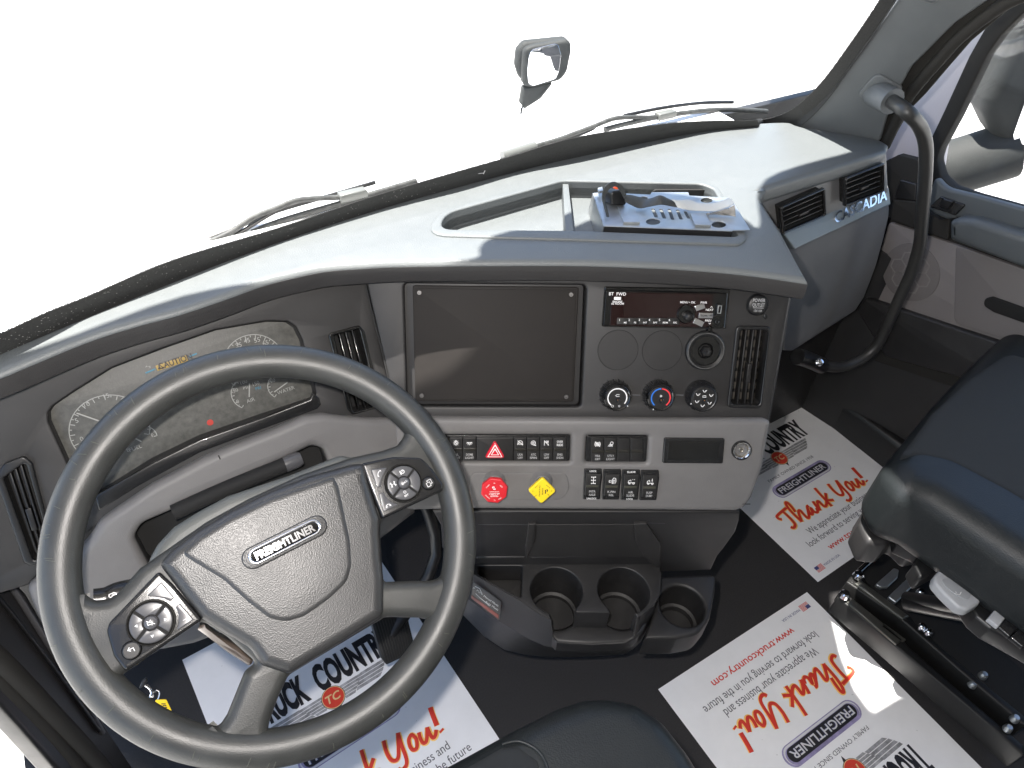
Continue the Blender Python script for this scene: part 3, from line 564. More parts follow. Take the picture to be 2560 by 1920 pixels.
# lip below the lens, and the driver's vents
plate('cluster_lip', LP, LP.L(px('z2', [(870, 1262), (893, 1205), (945, 1250), (958, 1300), (930, 1335)]) + P((560, 930), (432, 978), (300, 1050), (213, 1105), (205, 1072), (330, 1000), (432, 950), (569, 902)), .002), 'pod', lpan, .002, .008, .002)
inner4 = LP.L(px('z2', [(1050, 750), (1255, 700), (1405, 1305), (1210, 1358)]))
vent(LP, rp(LP.L(v2px, .004), .006), v2in, 3, 'air_vent', 'gloss', True, .028, 'gloss')
inner4 = v3q
vent(LP, rp(LP.L(px('y8', [(-25, 190), (20, 120), (120, 80), (165, 120), (280, 570), (250, 610), (160, 640), (120, 620)]), .005), .006), rp(inner4, .004), 3, 'air_vent', 'black', True, .02, 'black', fz=.006)

# gray surround of the steering column
KZ = .016
kpo = rp(LP.L(P((890, 905), (800, 906), (740, 901), (700, 896), (660, 900), (600, 927), (500, 966), (440, 992), (330, 1050), (245, 1108), (215, 1130), (195, 1165), (150, 1215), (100, 1240), (56, 1272), (72, 1315), (110, 1395), (260, 1425), (420, 1395), (640, 1310), (900, 1110)), KZ), [0, .02, .03, .03, .03, .03, 0, 0, 0, .02, .03, .03, .02, .02, .012, .02, .04, .05, .05, .05, 0])
kop = rp(LP.L(px('z7', [(452, 510), (490, 445), (640, 380), (850, 292), (1180, 135), (1310, 68), (1365, 85), (1392, 150), (1420, 330), (1000, 880), (700, 840), (520, 640)]), KZ), [.015, .02, 0, 0, 0, .015, .012, .015, .02, .03, .03, .02])
kp = plate('column_surround', LP, kpo, 'gray', DASH, KZ, .03, .011, [kop], seg=4)
plate('column_well', LP, [(x, y) for x, y in kop], 'matte', kp, -.03, .002, .0002)
loft('well_wall', [[LP.w(*p, KZ - .008) for p in kop + kop[:1]], [LP.w(*p, -.03) for p in kop + kop[:1]]], 'black', kp)
pen('split_line', LP, [LP.L(px('z7', [(858, 112), (885, 170), (912, 232)]), KZ)], .0016, 'matte', kp, KZ - .0003)
# side piece and lower panels
VP_ = fr_he(Vector((.472, .503, .51)), 210, 0)
lowo = VP_.L(px('z6', [(200, 70), (2090, 75), (2085, 130), (2062, 200), (1990, 300), (1950, 350), (1912, 432), (1600, 445), (1590, 420), (470, 440), (260, 300), (250, 160)]))
low = plate('lower_panel', VP_, lowo, 'dark2', DASH, 0, .02, .004)
plate('pocket_back', VP_, rp(VP_.L(px('z6', [(792, 152), (1440, 150), (1512, 152), (1500, 350), (790, 350)]), .001), .004), 'dark', low, .0012, .004, .0008)
LG = fr_he(VP_.at(px('z6', [(1100, 355)])[0]), 210, 50)
plate('ledge', LG, rp(LG.L(px('z6', [(835, 260), (1440, 256), (1494, 352), (800, 360)]), .004), .004), 'dark2', low, .004, .012, .0025, seg=3)
plate('ledge', LG, rp(LG.L(px('z6', [(470, 290), (775, 288), (770, 360), (470, 362)]), .004), .004), 'dark2', low, .004, .012, .0025, seg=3)
pen('upper_line', VP_, [VP_.L(px('z6', [(480, 152), (786, 152)]), .001), VP_.L(px('z6', [(1515, 142), (1630, 146)]), .001)], .0012, 'btn', low, .0004)
plate('rib', VP_, VP_.L(px('z6', [(790, 150), (834, 150), (828, 258), (775, 362), (768, 300)]), .006), 'dark', low, .006, .008, .0015)
plate('rib', VP_, VP_.L(px('z6', [(1440, 150), (1515, 146), (1600, 270), (1600, 440), (1500, 350), (1446, 256)]), .006), 'dark', low, .006, .008, .0015)

# passenger's side of the dashboard
pfo = PF.L(px('y2', [(118, 540), (140, 480), (815, 270), (830, 600), (828, 640), (800, 760), (760, 905), (722, 1010), (690, 1090), (640, 1168), (290, 1392), (240, 1390), (260, 1040)]) + P((1640, 560), (1640, 440)))
pfp = plate('glove_box_panel', PF, rp(pfo, .01), mat('glove_gray', (.165, .168, .172), .5, bump=.3, bscale=900, var=.05, vscale=20), DASH, 0, .03, .006)
PL = PF.at(px('y2', [(540, 655)])[0])
led = Fr(PL, (1, 0, 0), Vector((0, .55, .83)))
plate('trim_ledge', led, rp(led.L(px('y2', [(232, 735), (824, 480), (836, 578), (306, 826)]), .012), .004), mat('ledge_blue_slate', (.15, .175, .19), .35, bump=.2, bscale=900), pfp, .012, .02, .003, seg=3)
aL = ang_of(led, px('y2', [(575, 640)])[0], px('y2', [(775, 548)])[0], .015)
tx = text('badge', 'CASCADIA', led, led.l(px('y2', [(668, 588)])[0], .014), .0205, 'chrome', pfp, .0135, .158, aL, .02, shear=.25, t=.06)
for q, nm in (([(190, 575), (415, 478), (425, 612), (205, 705)], 1), ([(545, 418), (745, 342), (747, 482), (548, 556)], 2)):
    inner4 = [((p_[0]), p_[1]) for p_ in PF.L(px('y2', q), .003)]
    cx2 = sum(p_[0] for p_ in inner4) / 4; cy2 = sum(p_[1] for p_ in inner4) / 4; big = [(cx2 + (x - cx2) * 1.10, cy2 + (y - cy2) * 1.13) for x, y in inner4]
    v = vent(PF, rp(big, .006), rp(inner4, .003), 4, 'air_vent', 'key', False, .012, 'pod', fz=.022)
    for ch in v.children: ch.location.y -= .018
# chin of the centre module beside the glove box
sidep = [CP.w(*p, -.004) for p in CP.L(px('z4', [(2140, 150), (1905, 1500)]), -.004)]
loft('module_side', [[sidep[0], sidep[1], CP.at(P((1590, 1106))[0])], [Vector((sidep[0].x + .02, .70, sidep[0].z)), Vector((sidep[1].x + .06, .70, sidep[1].z)), Vector((.80, .70, .52))]], 'dark2', DASH, .004)

# ------------------------------------------------------------------ cup-holder console
CZ = .36; CT = flat(CZ)
CON = thing('cup_holder_console', 'black moulded console with three cup holders low between the seats', 'console', CT.at(px('z6', [(1180, 600)])[0]))
c1, c2 = CT.l(px('z6', [(962, 555)])[0]), CT.l(px('z6', [(1374, 555)])[0])
rc1 = dist_of(CT, px('z6', [(962, 555)])[0], px('z6', [(1122, 560)])[0]); rc2 = rc1
def a_of(c, q): v = CT.l(px('z6', [q])[0]); return atan2(v[1] - c[1], v[0] - c[0])
def arc_cw(c, r, a, b, n=36):
    while b > a: b -= 2 * pi
    return [circ_dir(c, r, a + (b - a) * i / n) for i in range(n + 1)]
def arc_ccw(c, r, a, b, n=36):
    while b < a: b += 2 * pi
    return [circ_dir(c, r, a + (b - a) * i / n) for i in range(n + 1)]
base_o = px('z6', [(430, 372), (800, 370), (1590, 352), (1606, 450), (1600, 570), (1562, 645)])
left_o = px('z6', [(925, 735), (850, 698), (740, 618), (600, 540), (430, 440)])
o_full = CT.L(base_o) + CT.L(px('z6', [(1455, 722), (1190, 790)])) + CT.L(left_o)
con_o = CT.L(base_o) + CT.L(px('z6', [(1480, 715), (1455, 716)])) + arc_ccw(c2, rc2, a_of(c2, (1440, 690)), a_of(c2, (1265, 672))) + CT.L(px('z6', [(1290, 692), (1080, 690)])) + arc_ccw(c1, rc1, a_of(c1, (1085, 660)), a_of(c1, (915, 712))) + CT.L(left_o)
if area2(con_o) < 0: con_o = con_o[::-1]
binp = rp(CT.L(px('z6', [(480, 404), (752, 404), (745, 600), (640, 545), (480, 452)])), .004)
plate('tray_top', CT, con_o, 'dark2', CON, 0, .055, .0025, [binp], seg=3)
lipo = CT.L(base_o, -.05) + CT.L(px('z6', [(1500, 800), (1450, 850), (1380, 878), (1160, 885), (965, 872), (935, 840)]), -.05) + CT.L(px('z6', [(850, 775), (740, 690), (600, 600), (430, 500)]), -.05)
for c in (c1, c2): lathe('cup_well', CT, c, [(rc1 * 1.0, -.05), (rc1 * .98, -.078), (rc1 * .86, -.080), (rc1 * .84, -.088), (0, -.088)], 'dark2', CON, 48)
plate('lip', CT, lipo, 'dark2', CON, -.05, .035, .006, [circ(c1, rc1, 40), circ(c2, rc2, 40)], seg=3)
plate('bin_floor', CT, binp, 'dark', CON, -.045, .004, .001)
def down(q, z): return CT.w(*CT.l(q, z), z)
sk_t = px('z6', [(430, 442), (600, 542), (740, 620), (850, 700), (928, 738), (940, 845), (968, 878), (1180, 890), (1380, 880), (1435, 845), (1462, 720), (1562, 645), (1600, 575), (1603, 450)])
sk_z = [0, 0, 0, 0, 0, -.045, -.05, -.05, -.05, -.045, 0, 0, 0, 0]
sk_b = px('z6', [(420, 610), (560, 715), (700, 800), (800, 858), (890, 898), (950, 910), (1010, 915), (1180, 915), (1370, 906), (1430, 880), (1490, 835), (1550, 730), (1590, 610), (1600, 470)])
loft('front_skirt', [[down(q, z) for q, z in zip(sk_t, sk_z)], [down(q, -.085) for q in sk_b]], 'dark2', CON, .002, 50)
sk_c = px('z6', [(380, 700), (520, 840), (640, 920), (760, 950), (860, 962), (940, 965), (1010, 965), (1180, 962), (1370, 950), (1430, 920), (1480, 870), (1540, 760), (1570, 640), (1580, 500)])
loft('lower_body', [[down(q, -.087) for q in sk_b], [down(q, -.20) for q in sk_c]], 'black', CON, .002, 50)
# third holder, lower and further right
CT3 = flat(.30)
o3 = rp(CT3.L(px('z6', [(1590, 470), (1945, 455), (1936, 560), (1905, 730), (1830, 825), (1700, 850), (1500, 852), (1560, 690)])), [.0, .01, .04, .04, .04, .02, 0, 0])
c3 = CT3.l(px('z6', [(1735, 648)])[0]); r3 = dist_of(CT3, px('z6', [(1735, 648)])[0], px('z6', [(1872, 652)])[0])
sc = plate('side_holder', CT3, o3, 'dark2', CON, 0, .06, .006, [circ(c3, r3, 48)], seg=3)
lathe('cup_well', CT3, c3, [(r3 * 1.0, -.004), (r3 * .97, -.06), (r3 * .84, -.062), (r3 * .82, -.075), (0, -.075)], 'dark2', sc, 48)
side3 = fr_he(Vector((.705, .375, .4)), 210, 0)
STK = Fr(down(px('z6', [(540, 640)])[0], -.045), (.62, -.78, 0), Vector((.35, .25, .78)))
so3 = STK.L(px('z6', [(452, 505), (622, 625), (612, 742), (436, 600)]), .008)
sk_ = plate('instruction_sticker', STK, so3, mat('sticker_dark', (.022, .018, .018), .35), CON, .008, .001, .0002)
plate('red_band', STK, STK.L(px('z6', [(440, 585), (606, 706), (604, 730), (438, 604)]), .0085), mat('sticker_red', (.16, .035, .025), .4), sk_, .0086, .0005, .0001)
ra = ang_of(STK, px('z6', [(452, 505)])[0], px('z6', [(622, 625)])[0], .0085)
for s_, q, w_ in (('Manual Mode', (560, 620), .030), ('Auto Mode', (565, 650), .026), ('P  Park', (480, 560), .02)): text('legend', s_, STK, STK.l(px('z6', [q])[0], .0085), .0034, 'legend', sk_, .0085, w_, ra)
pen('diagram', STK, [STK.L(px('z6', [(460, 530), (490, 545), (500, 570)]), .0085), STK.L(px('z6', [(465, 575), (490, 600), (540, 640), (550, 650)]), .0085)], .0012, 'legend', sk_, .0085)

# ------------------------------------------------------------------ steering wheel and column
wc = Vector((.04096, .50635, .73752)); _w = fr_he(wc, 180, 53.43)
ra = radians(4.5); WH = Fr(wc, _w.x * cos(ra) + _w.y * sin(ra), _w.y * cos(ra) - _w.x * sin(ra))
WFR[0] = WH
SW = thing('steering_wheel', 'black four-spoke steering wheel with worn rim and two button pods', 'steering wheel', wc)
def zo(c, q, off=0): return WH.L(px(c, q), off)
R0, r0 = .2098, .0192
prof = [(R0 + r0 * 1.02 * cos(a), r0 * 1.0 * sin(a)) for a in [2 * pi * k / 20 for k in range(21)]]
rimmat = M['rim']
lathe('rim', WH, (0, 0), prof, 'rim', SW, 144, 80)
sp = zo('z7', [(150, 900), (160, 760), (205, 775), (255, 812), (330, 805), (385, 765), (480, 655), (620, 558), (800, 432), (1000, 322), (1250, 208), (1500, 122), (1640, 92), (1720, 65), (1752, 20), (1765, -40), (1900, 20), (2030, 220), (2050, 320), (1985, 285), (1935, 282), (1870, 310), (1640, 425), (1636, 480), (1650, 705), (1662, 722), (1800, 716), (1880, 716), (1925, 702), (1950, 660), (1965, 590), (2050, 640), (2015, 900), (1965, 1010), (1930, 945), (1885, 908), (1820, 893), (1660, 890), (1195, 1170), (1140, 1290), (1105, 1390), (1096, 1430), (1112, 1475), (1150, 1500), (1060, 1560), (860, 1530), (760, 1430), (830, 1428), (868, 1410), (900, 1360), (985, 1150), (1040, 1110), (900, 985), (775, 905), (410, 1158), (362, 1205), (370, 1240), (250, 1250), (170, 1080)])
rs = [0, .0, .02, .03, .03, .02, 0, 0, 0, 0, 0, 0, .01, .02, .02, 0, 0, 0, 0, .01, .01, .02, .01, 0, .01, .01, .02, .02, .02, .02, 0, 0, 0, 0, .02, .02, .02, .01, .02, .02, .02, .02, .02, 0, 0, 0, .0, .02, .03, .03, .02, .01, .02, .01, .02, .02, .01, 0, 0]
plate('spokes', WH, rp(sp, .012), 'rim', SW, .010, .028, .012, seg=5, ang=60)
HZ = .024
hubo = zo('z7', [(572, 636), (640, 560), (760, 470), (900, 385), (1100, 285), (1300, 210), (1500, 155), (1556, 150), (1578, 240), (1636, 420), (1632, 480), (1640, 600), (1652, 700), (1652, 870), (1630, 898), (1420, 1030), (1200, 1166), (1065, 1122), (1010, 1040), (900, 975), (775, 895), (690, 790)], HZ - .01)
rh = [.008, .03, 0, 0, 0, .03, .012, .006, .02, .012, .02, 0, .02, .014, .01, 0, .012, .01, .03, .02, .012, 0]
cc_ = WH.l(px('z7', [(1150, 600)])[0], HZ)
def dome(v, k=.016, r=.15):
    d = hypot(v.x - cc_[0], (v.y - cc_[1]) * 1.0)
    return Vector((v.x, v.y, v.z + (max(0, 1 - (d / r) ** 2) * k if v.z > 0 else 0)))
hm = plate('hub_cover', WH, rp(hubo, rh), 'hub', SW, HZ, .04, .013, seg=7, ang=70)
shl = zo('z7', [(640, 590), (870, 730), (980, 830), (1090, 915), (1180, 935), (1280, 905), (1400, 820), (1495, 730), (1518, 640), (1510, 520), (1470, 330), (1455, 260), (1425, 195), (1300, 235), (1100, 305), (900, 402), (760, 490)], HZ)
plate('pad', WH, rp(shl, [.012, .03, .03, .03, .03, .03, .03, .03, .03, .03, .03, .02, .012, 0, 0, 0, 0]), 'hub', hm, HZ + .0016, .022, .010, seg=8, ang=70)
# emblem
ez = HZ + .005; ea = WH.l(px('e', [(925, 845)])[0], ez); eb = WH.l(px('e', [(2085, 262)])[0], ez)
er = atan2(eb[1] - ea[1], eb[0] - ea[0]); ec = ((ea[0] + eb[0]) / 2, (ea[1] + eb[1]) / 2); hl = hypot(eb[0] - ea[0], eb[1] - ea[1]) / 2
rr_ = .0088
em = plate('emblem', WH, stadium(ec, hl - rr_ + .004, rr_ + .003, er), 'hub', SW, ez + .0016, .006, .0016)
plate('chrome_oval', WH, stadium(ec, hl - rr_, rr_, er), 'chrome', em, ez + .0032, .004, .0012, [stadium(ec, hl - rr_, rr_ - .0028, er)], seg=4)
plate('oval_field', WH, stadium(ec, hl - rr_, rr_ - .0024, er), 'gloss', em, ez + .0022, .003, .0004)
text('emblem_word', 'FREIGHTLINER', WH, ec, .0088, 'chrome', em, ez + .0026, hl * 2 - .014, er, .03, t=.05)
for q, r in (((905, 620), 0), ((1370, 372), 0)):
    c = WH.l(px('z7', [q])[0], HZ); k = .0045
    pen('horn_mark', WH, [[(c[0] - .006, c[1] + .001), (c[0] - .001, c[1] + .002), (c[0] + .005, c[1] + .0065)], [(c[0] - .004, c[1] - .004), (c[0] - .002, c[1] + .0005), (c[0] + .004, c[1] + .0045), (c[0] + .003, c[1] + .001), (c[0] - .002, c[1])]], .0007, 'rim', hm, HZ + .0003)
# pods
PZ = .018
pl_ = plate('button_pod', WH, rp(zo('z7', [(570, 668), (640, 735), (776, 897), (770, 912), (410, 1157), (352, 1080), (318, 960), (330, 918), (375, 872)], PZ), [.004, 0, .003, .003, .006, .01, .012, .01, 0]), 'pod', SW, PZ, .02, .0035, seg=3)
pr_ = plate('button_pod', WH, rp(zo('z7', [(1545, 150), (1700, 118), (1835, 122), (1890, 178), (1942, 250), (1940, 282), (1650, 418), (1640, 405), (1580, 250)], PZ), [.004, .01, .012, .012, .008, .004, .004, 0, 0]), 'pod', SW, PZ, .02, .0035, seg=3)
def dpad(c, ctr, edge, inner_e, rot, par, marks):
    z = PZ; cc = WH.l(px(c, [ctr])[0], z); R_ = dist_of(WH, px(c, [ctr])[0], px(c, [edge])[0], z); ri = dist_of(WH, px(c, [ctr])[0], px(c, [inner_e])[0], z)
    d = lathe('control_ring', WH, cc, [(R_ * .9, z - .001), (R_ * .97, z + .0016), (R_ * 1.03, z + .0016), (R_ * 1.07, z - .001)], 'gloss', par, 56)
    lathe('ring_floor', WH, cc, [(0, z + .0003), (R_ * .98, z + .0003)], 'matte', d, 40)
    for k in range(4):
        a0 = rot + k * pi / 2 + .075; a1 = rot + (k + 1) * pi / 2 - .075
        q = arc_ccw(cc, R_ * .9, a0 + .0, a1, 16) + arc_ccw(cc, ri * 1.12, a0 + .09, a1 - .09, 10)[::-1]
        b = plate('direction_button', WH, q, 'btn', d, z + .0024, .003, .0008)
        m_ = marks[k]
        if m_:
            am = rot + (k + .5) * pi / 2; p_ = circ_dir(cc, R_ * .6, am)
            if m_ == 'SET': text('legend', 'SET', WH, (p_[0], p_[1] - .002), .0022, 'white', b, z + .0028, .0056, .05, .02); icon('minus', (p_[0], p_[1] + .0024), .0017, b, z + .0028)
            elif m_ == 'tri':
                plate('arrow_mark', WH, [circ_dir(p_, .0018, am + 2 * pi * j / 3) for j in range(3)], 'white', b, z + .0027, .0004, 0)
            else: icon(m_, p_, .0034, b, z + .0028)
    ctr_b = lathe('center_button', WH, cc, [(0, z + .0052), (ri * .5, z + .0046), (ri * .85, z + .0034), (ri, z + .001)], 'btn', d, 36)
    return cc, ctr_b, z + .0055
cc, cb, z = dpad('y6', (797, 925), (1060, 930), (882, 925), radians(28) , pl_, [None, 'tri', 'tri', 'tri'])
icon('mute', cc, .0036, cb, z)
cc, cb, z = dpad('y7', (1058, 716), (1430, 740), (1180, 720), radians(-2 + 28), pr_, ['cruise', 'dist', 'SET', None])
text('legend', 'CNCL', WH, cc, .0022, 'white', cb, z, .0078, .25, .02)
def pbtn(c, q, par, ic, ip, s_=.0036):
    b = plate('pod_button', WH, rp(zo(c, q, PZ), .0012), 'btn', par, PZ + .0022, .004, .0009); icon(ic, WH.l(px(c, [ip])[0], PZ), s_, b, PZ + .0026)
pbtn('y6', [(752, 628), (912, 468), (1058, 645), (1012, 688), (950, 655), (870, 638)], pl_, 'plusone', (900, 570), .0022)
pbtn('y6', [(1075, 745), (1122, 712), (1275, 890), (1085, 1018), (1108, 930), (1105, 840)], pl_, 'minusone', (1175, 890), .0022)
pbtn('y7', [(388, 445), (718, 402), (650, 530), (605, 660), (590, 800), (508, 808)], pr_, 'phone', (550, 530))
pbtn('y7', [(545, 935), (640, 912), (700, 1020), (800, 1110), (955, 1165), (640, 1308)], pr_, 'hang', (735, 1185))
for c, ctr, e_, par, ic in (('y6', (580, 1235), (690, 1240), pl_, 'back'), ('y7', (1565, 725), (1695, 730), pr_, 'pages')):
    z = PZ; q0 = WH.l(px(c, [ctr])[0], z); r_ = dist_of(WH, px(c, [ctr])[0], px(c, [e_])[0], z)
    b = lathe('round_button', WH, q0, [(0, z + .0026), (r_ * .8, z + .0026), (r_ * .93, z + .0018), (r_ * .97, z - .001)], 'key', par, 32)
    lathe('button_ring', WH, q0, [(r_ * .95, z), (r_ * 1.0, z + .0016), (r_ * 1.06, z)], 'gloss', b, 32); icon(ic, q0, .0040, b, z + .003)
# worn creases on the rim
wear = mat('rim_crease', (.085, .088, .07), .6)
random.seed(3); st = []
for k in range(46):
    a = radians(random.choice([random.uniform(35, 215), random.uniform(35, 215), random.uniform(215, 395)])); th = random.uniform(.75, 1.35); tw = random.uniform(-.03, .03); L_ = random.uniform(.12, .3)
    st.append([WH.w((R0 + r0 * 1.03 * cos(t)) * cos(a + (t - th) * tw), (R0 + r0 * 1.03 * cos(t)) * sin(a + (t - th) * tw), r0 * 1.01 * sin(t)) for t in (th - L_, th, th + L_)])
tube('wear_creases', st, .00035, wear, SW, 2, 2)

COLM = thing('steering_column', 'gray steering column cover with control stalks behind the wheel', 'steering column', wc - WH.n * .12)
cvo = rp(zo('z7', [(505, 640), (560, 540), (640, 455), (760, 380), (900, 305), (1200, 205), (1450, 105), (1545, 130), (1620, 300), (1500, 700), (1000, 900), (620, 820)], -.035), [.02, .02, 0, 0, 0, 0, .02, .03, .05, .05, .05, .04])
plate('shroud', WH, cvo, 'colm', COLM, -.035, .11, .012, seg=4)
plate('lower_cover', WH, rp(zo('z7', [(760, 915), (860, 985), (960, 1030), (1030, 1100), (1010, 1130), (900, 1060), (770, 960)], -.04), .006), mat('cover_brown', (.075, .058, .047), .35), COLM, -.04, .05, .006)
a_, b_, c_ = [LP.at(q, .02) for q in px('z7', [(640, 388), (900, 270), (1190, 152)])]
tube('gear_stalk', [a_, b_, c_], .0105, 'matte', COLM, 4)
lathe('stalk_cap', Fr(c_, LP.y, LP.n), (0, 0), [(0, .02), (.009, .02), (.011, .014), (.011, -.004)], 'btn', COLM, 24)
a_, b_, c_ = WH.at(px('z7', [(395, 770)])[0], -.03), WH.at(px('z7', [(320, 800)])[0], -.028), WH.at(px('z7', [(255, 810)])[0], -.026)
tube('wiper_stalk', [WH.at(px('z7', [(560, 740)])[0], -.05), a_, b_, c_], .012, 'pod', COLM, 5)
STF = Fr(WH.at(px('z7', [(345, 787)])[0], -.014), WH.x, WH.y)
pen('stalk_icon', STF, [STF.L(px('z7', [(332, 795), (332, 782), (355, 772), (368, 776), (362, 790), (335, 796)]), 0), STF.L(px('z7', [(345, 790), (352, 780), (358, 786)]), 0)], .001, 'white', COLM, .0)

# keys in the ignition
KF = fr_he(WH.at(px('g', [(700, 1000)])[0], -.09), 180, 40)
KEY = thing('ignition_keys', 'keys on a wire ring with a yellow tag hanging under the steering column', 'keys', KF.o)
plate('key_tag', KF, rp(KF.L(px('g', [(740, 1105), (1060, 1100), (1215, 1420), (1020, 1560), (800, 1330)])), .002), 'tag', KEY, 0, .002, .0004)
pen('tag_print', KF, [KF.L(px('g', [(920, 1215), (1040, 1215)]), .0004), KF.L(px('g', [(960, 1262), (1060, 1262)]), .0004), KF.L(px('g', [(1000, 1310), (1085, 1310)]), .0004)], .0012, 'ink', KEY, .0003)
rg = KF.L(px('g', [(600, 1030), (680, 900), (800, 830), (870, 870), (870, 970), (830, 1080)]), .002)
tube('key_ring', [KF.w(a, b, .003) for a, b in rg], .0007, 'chrome', KEY, 6)
tube('chain', [KF.w(*KF.l(q, .004), .004) for q in px('g', [(480, 690), (560, 740), (620, 800), (660, 900), (640, 980), (710, 990)])], .0016, 'chrome', KEY, 5)
plate('key_head', KF, rp(KF.L(px('g', [(300, 780), (380, 600), (500, 480), (560, 560), (500, 660), (420, 740)]), .002), .003), 'black', KEY, .004, .006, .0015)

# pedal
PDF = fr_he(Vector((.30, .60, .14)), 180, 50)
PED = thing('brake_pedal', 'black ribbed rubber pedal seen through the steering wheel', 'pedal', (.3, .66, .08))
pdo = PDF.L(px('x5', [(1020, -40), (1350, -70), (1420, 215), (1385, 262), (1165, 365), (1115, 300)]))
pp = plate('pedal_pad', PDF, rp(pdo, .004), 'black', PED, 0, .016, .002)
pa, pb, pc_, pd = PDF.L(px('x5', [(1035, -30), (1340, -55), (1400, 235), (1150, 345)]))
pen('ribs', PDF, [[(pa[0] + (pb[0] - pa[0]) * t, pa[1] + (pb[1] - pa[1]) * t), (pd[0] + (pc_[0] - pd[0]) * t, pd[1] + (pc_[1] - pd[1]) * t)] for t in [.08 + .084 * k for k in range(11)]], .0035, 'matte', pp, .0008)
tube('pedal_arm', [PDF.w((pa[0] + pc_[0]) / 2, (pa[1] + pc_[1]) / 2, -.01), Vector((.32, .70, .25)), Vector((.32, .78, .40))], .012, 'black', PED, 4)

# ------------------------------------------------------------------ paper floor mats
def make_paper():
    t = thing('paper_floor_mat', '', 'paper mat', group='printed paper mats on the floor'); t['_local'] = 1
    c = .01
    def T(nm, s_, x0, x1, y, h, m, bold=0): return text(nm, s_, ID, ((x0 + x1) / 2 * c, (y + h / 2) * c), None if 0 else h * c, m, t, .0012, (x1 - x0) * c, 0, bold)
    nx, ny = 24, 30; random.seed(5)
    rows = [[Vector((.442 * i / nx, .553 * j / ny, .0006 + .00035 * sin(i * .9 + j * .5) * sin(j * .7))) for i in range(nx + 1)] for j in range(ny + 1)]
    loft('sheet', rows, 'paper', t, 0)
    T('url_line', 'www.truckcountry.com', 9.9, 33.8, 3.75, 2.05, 'inkr', .012)
    T('text_line', 'look forward to serving you in the future', 6.2, 38.9, 6.75, 2.25, 'inkb'); T('text_line', 'We appreciate your business and', 9.2, 35.7, 9.25, 2.25, 'inkb')
    T('origin_line', 'MADE IN USA', 5.0, 10.5, 1.95, .62, 'inkn')
    fl_ = plate('flag', ID, [(.0215, .0153), (.0465, .0153), (.0465, .0302), (.0215, .0302)], mat('flag_white', (.75, .72, .72), .5), t, .0012, .0004, 0)
    for k in range(7): plate('stripe', ID, [(.0215, .0153 + k * .00229), (.0465, .0153 + k * .00229), (.0465, .01645 + k * .00229), (.0215, .01645 + k * .00229)], 'inkr', fl_, .0014, .0003, 0)
    plate('canton', ID, [(.0215, .0222), (.0325, .0222), (.0325, .0302), (.0215, .0302)], 'inkn', fl_, .0017, .0003, 0)
    # hand-lettered thanks: amber edge under red strokes
    strokes = STROKES
    sc_ = [[(a * c, b * c) for a, b in s_] for s_ in strokes]
    pen('lettering_edge', ID, [[(a + .0006, b - .0004) for a, b in s_] for s_ in sc_], .0118, 'inky', t, .0004, 5)
    pen('lettering', ID, sc_, .0070, 'inkr', t, .0012, 5); pen('lettering', ID, sc_[-2:], .0095, 'inkr', t, .0011, 3)
    # oval maker's badge
    oc = (.2155, .2295); lg = plate('oval_logo', ID, stadium(oc, .0845, .0205), 'inkp', t, .0012, .0004, 0)
    plate('oval_rim', ID, stadium((oc[0], oc[1] - .0005), .083, .0182), 'inks', lg, .0014, .0003, 0)
    plate('oval_shade', ID, stadium((oc[0], oc[1] + .0015), .083, .0162), 'inkp', lg, .0016, .0003, 0)
    plate('oval_field', ID, stadium(oc, .0812, .0138), 'ink', lg, .0018, .0003, 0)
    text('word', 'FREIGHTLINER', ID, oc, .0172, 'inks', lg, .0021, .174, 0, .012)
    text('word', 'FREIGHTLINER', ID, (oc[0] + .0006, oc[1] - .0006), .0172, 'inkn', lg, .0019, .174, 0, .025)
    T('family_line', 'FAMILY OWNED SINCE 1958', 12.9, 30.3, 26.4, .85, 'inkb', .0)
    # dealer's logo
    tcw = [('TRUCK', 7.9, 18.2), ('COUNTRY', 20.1, 36.9)]
    for s_, x0, x1 in tcw: T('dealer_name', s_, x0, x1, 32.95, 6.3, 'ink', .05)
    for sgn in (1, -1):
        X = lambda v: .2175 + sgn * v * c
        for k, (a0, a1) in enumerate(((12.2, 11.9), (11.7, 11.3), (11.1, 10.6), (10.4, 9.6))):
            y1 = 32.5 - k * .76; plate('wing_bar', ID, [(X(6.5 - k * .55), y1 * c), (X(a0), y1 * c), (X(a1), (y1 - .62) * c), (X(6.0 - k * .55), (y1 - .62) * c)], 'inkm', t, .0013, .0004, .0001)
        for k in range(5):
            y1 = 32.4 - k * .62; plate('wing_bar', ID, [(X(2.0), y1 * c), (X(6.9 - k * .62), y1 * c), (X(6.5 - k * .62), (y1 - .5) * c), (X(2.0), (y1 - .5) * c)], 'inkm', t, .0015, .0004, .0001)
    bd = plate('round_badge', ID, circ((.2175, .31), .0232, 40), 'ink', t, .0018, .0004, 0)
    plate('badge_tail', ID, [(.2165, .289), (.2195, .277), (.2265, .291)], 'ink', bd, .0017, .0003, 0)
    plate('badge_ring', ID, circ((.2175, .31), .0222, 40), 'gold', bd, .0020, .0003, 0); plate('badge_field', ID, circ((.2175, .31), .0208, 40), mat('badge_red', (.6, .05, .03), .4), bd, .0022, .0003, 0)
    text('letters', 'TC', ID, (.2175, .31), .017, 'gold', bd, .0025, .030, 0, .02, shear=.2)
    # scuffs
    random.seed(11); st = []
    for k in range(26):
        x, y = random.uniform(.02, .42), random.uniform(.02, .5); a = random.uniform(0, pi); l_ = random.uniform(.001, .006); st.append([(x, y), (x + l_ * cos(a), y + l_ * sin(a))])
    pen('scuffs', ID, st, .0009, mat('scuff', (.45, .45, .46), .7), t, .0008)
    return t
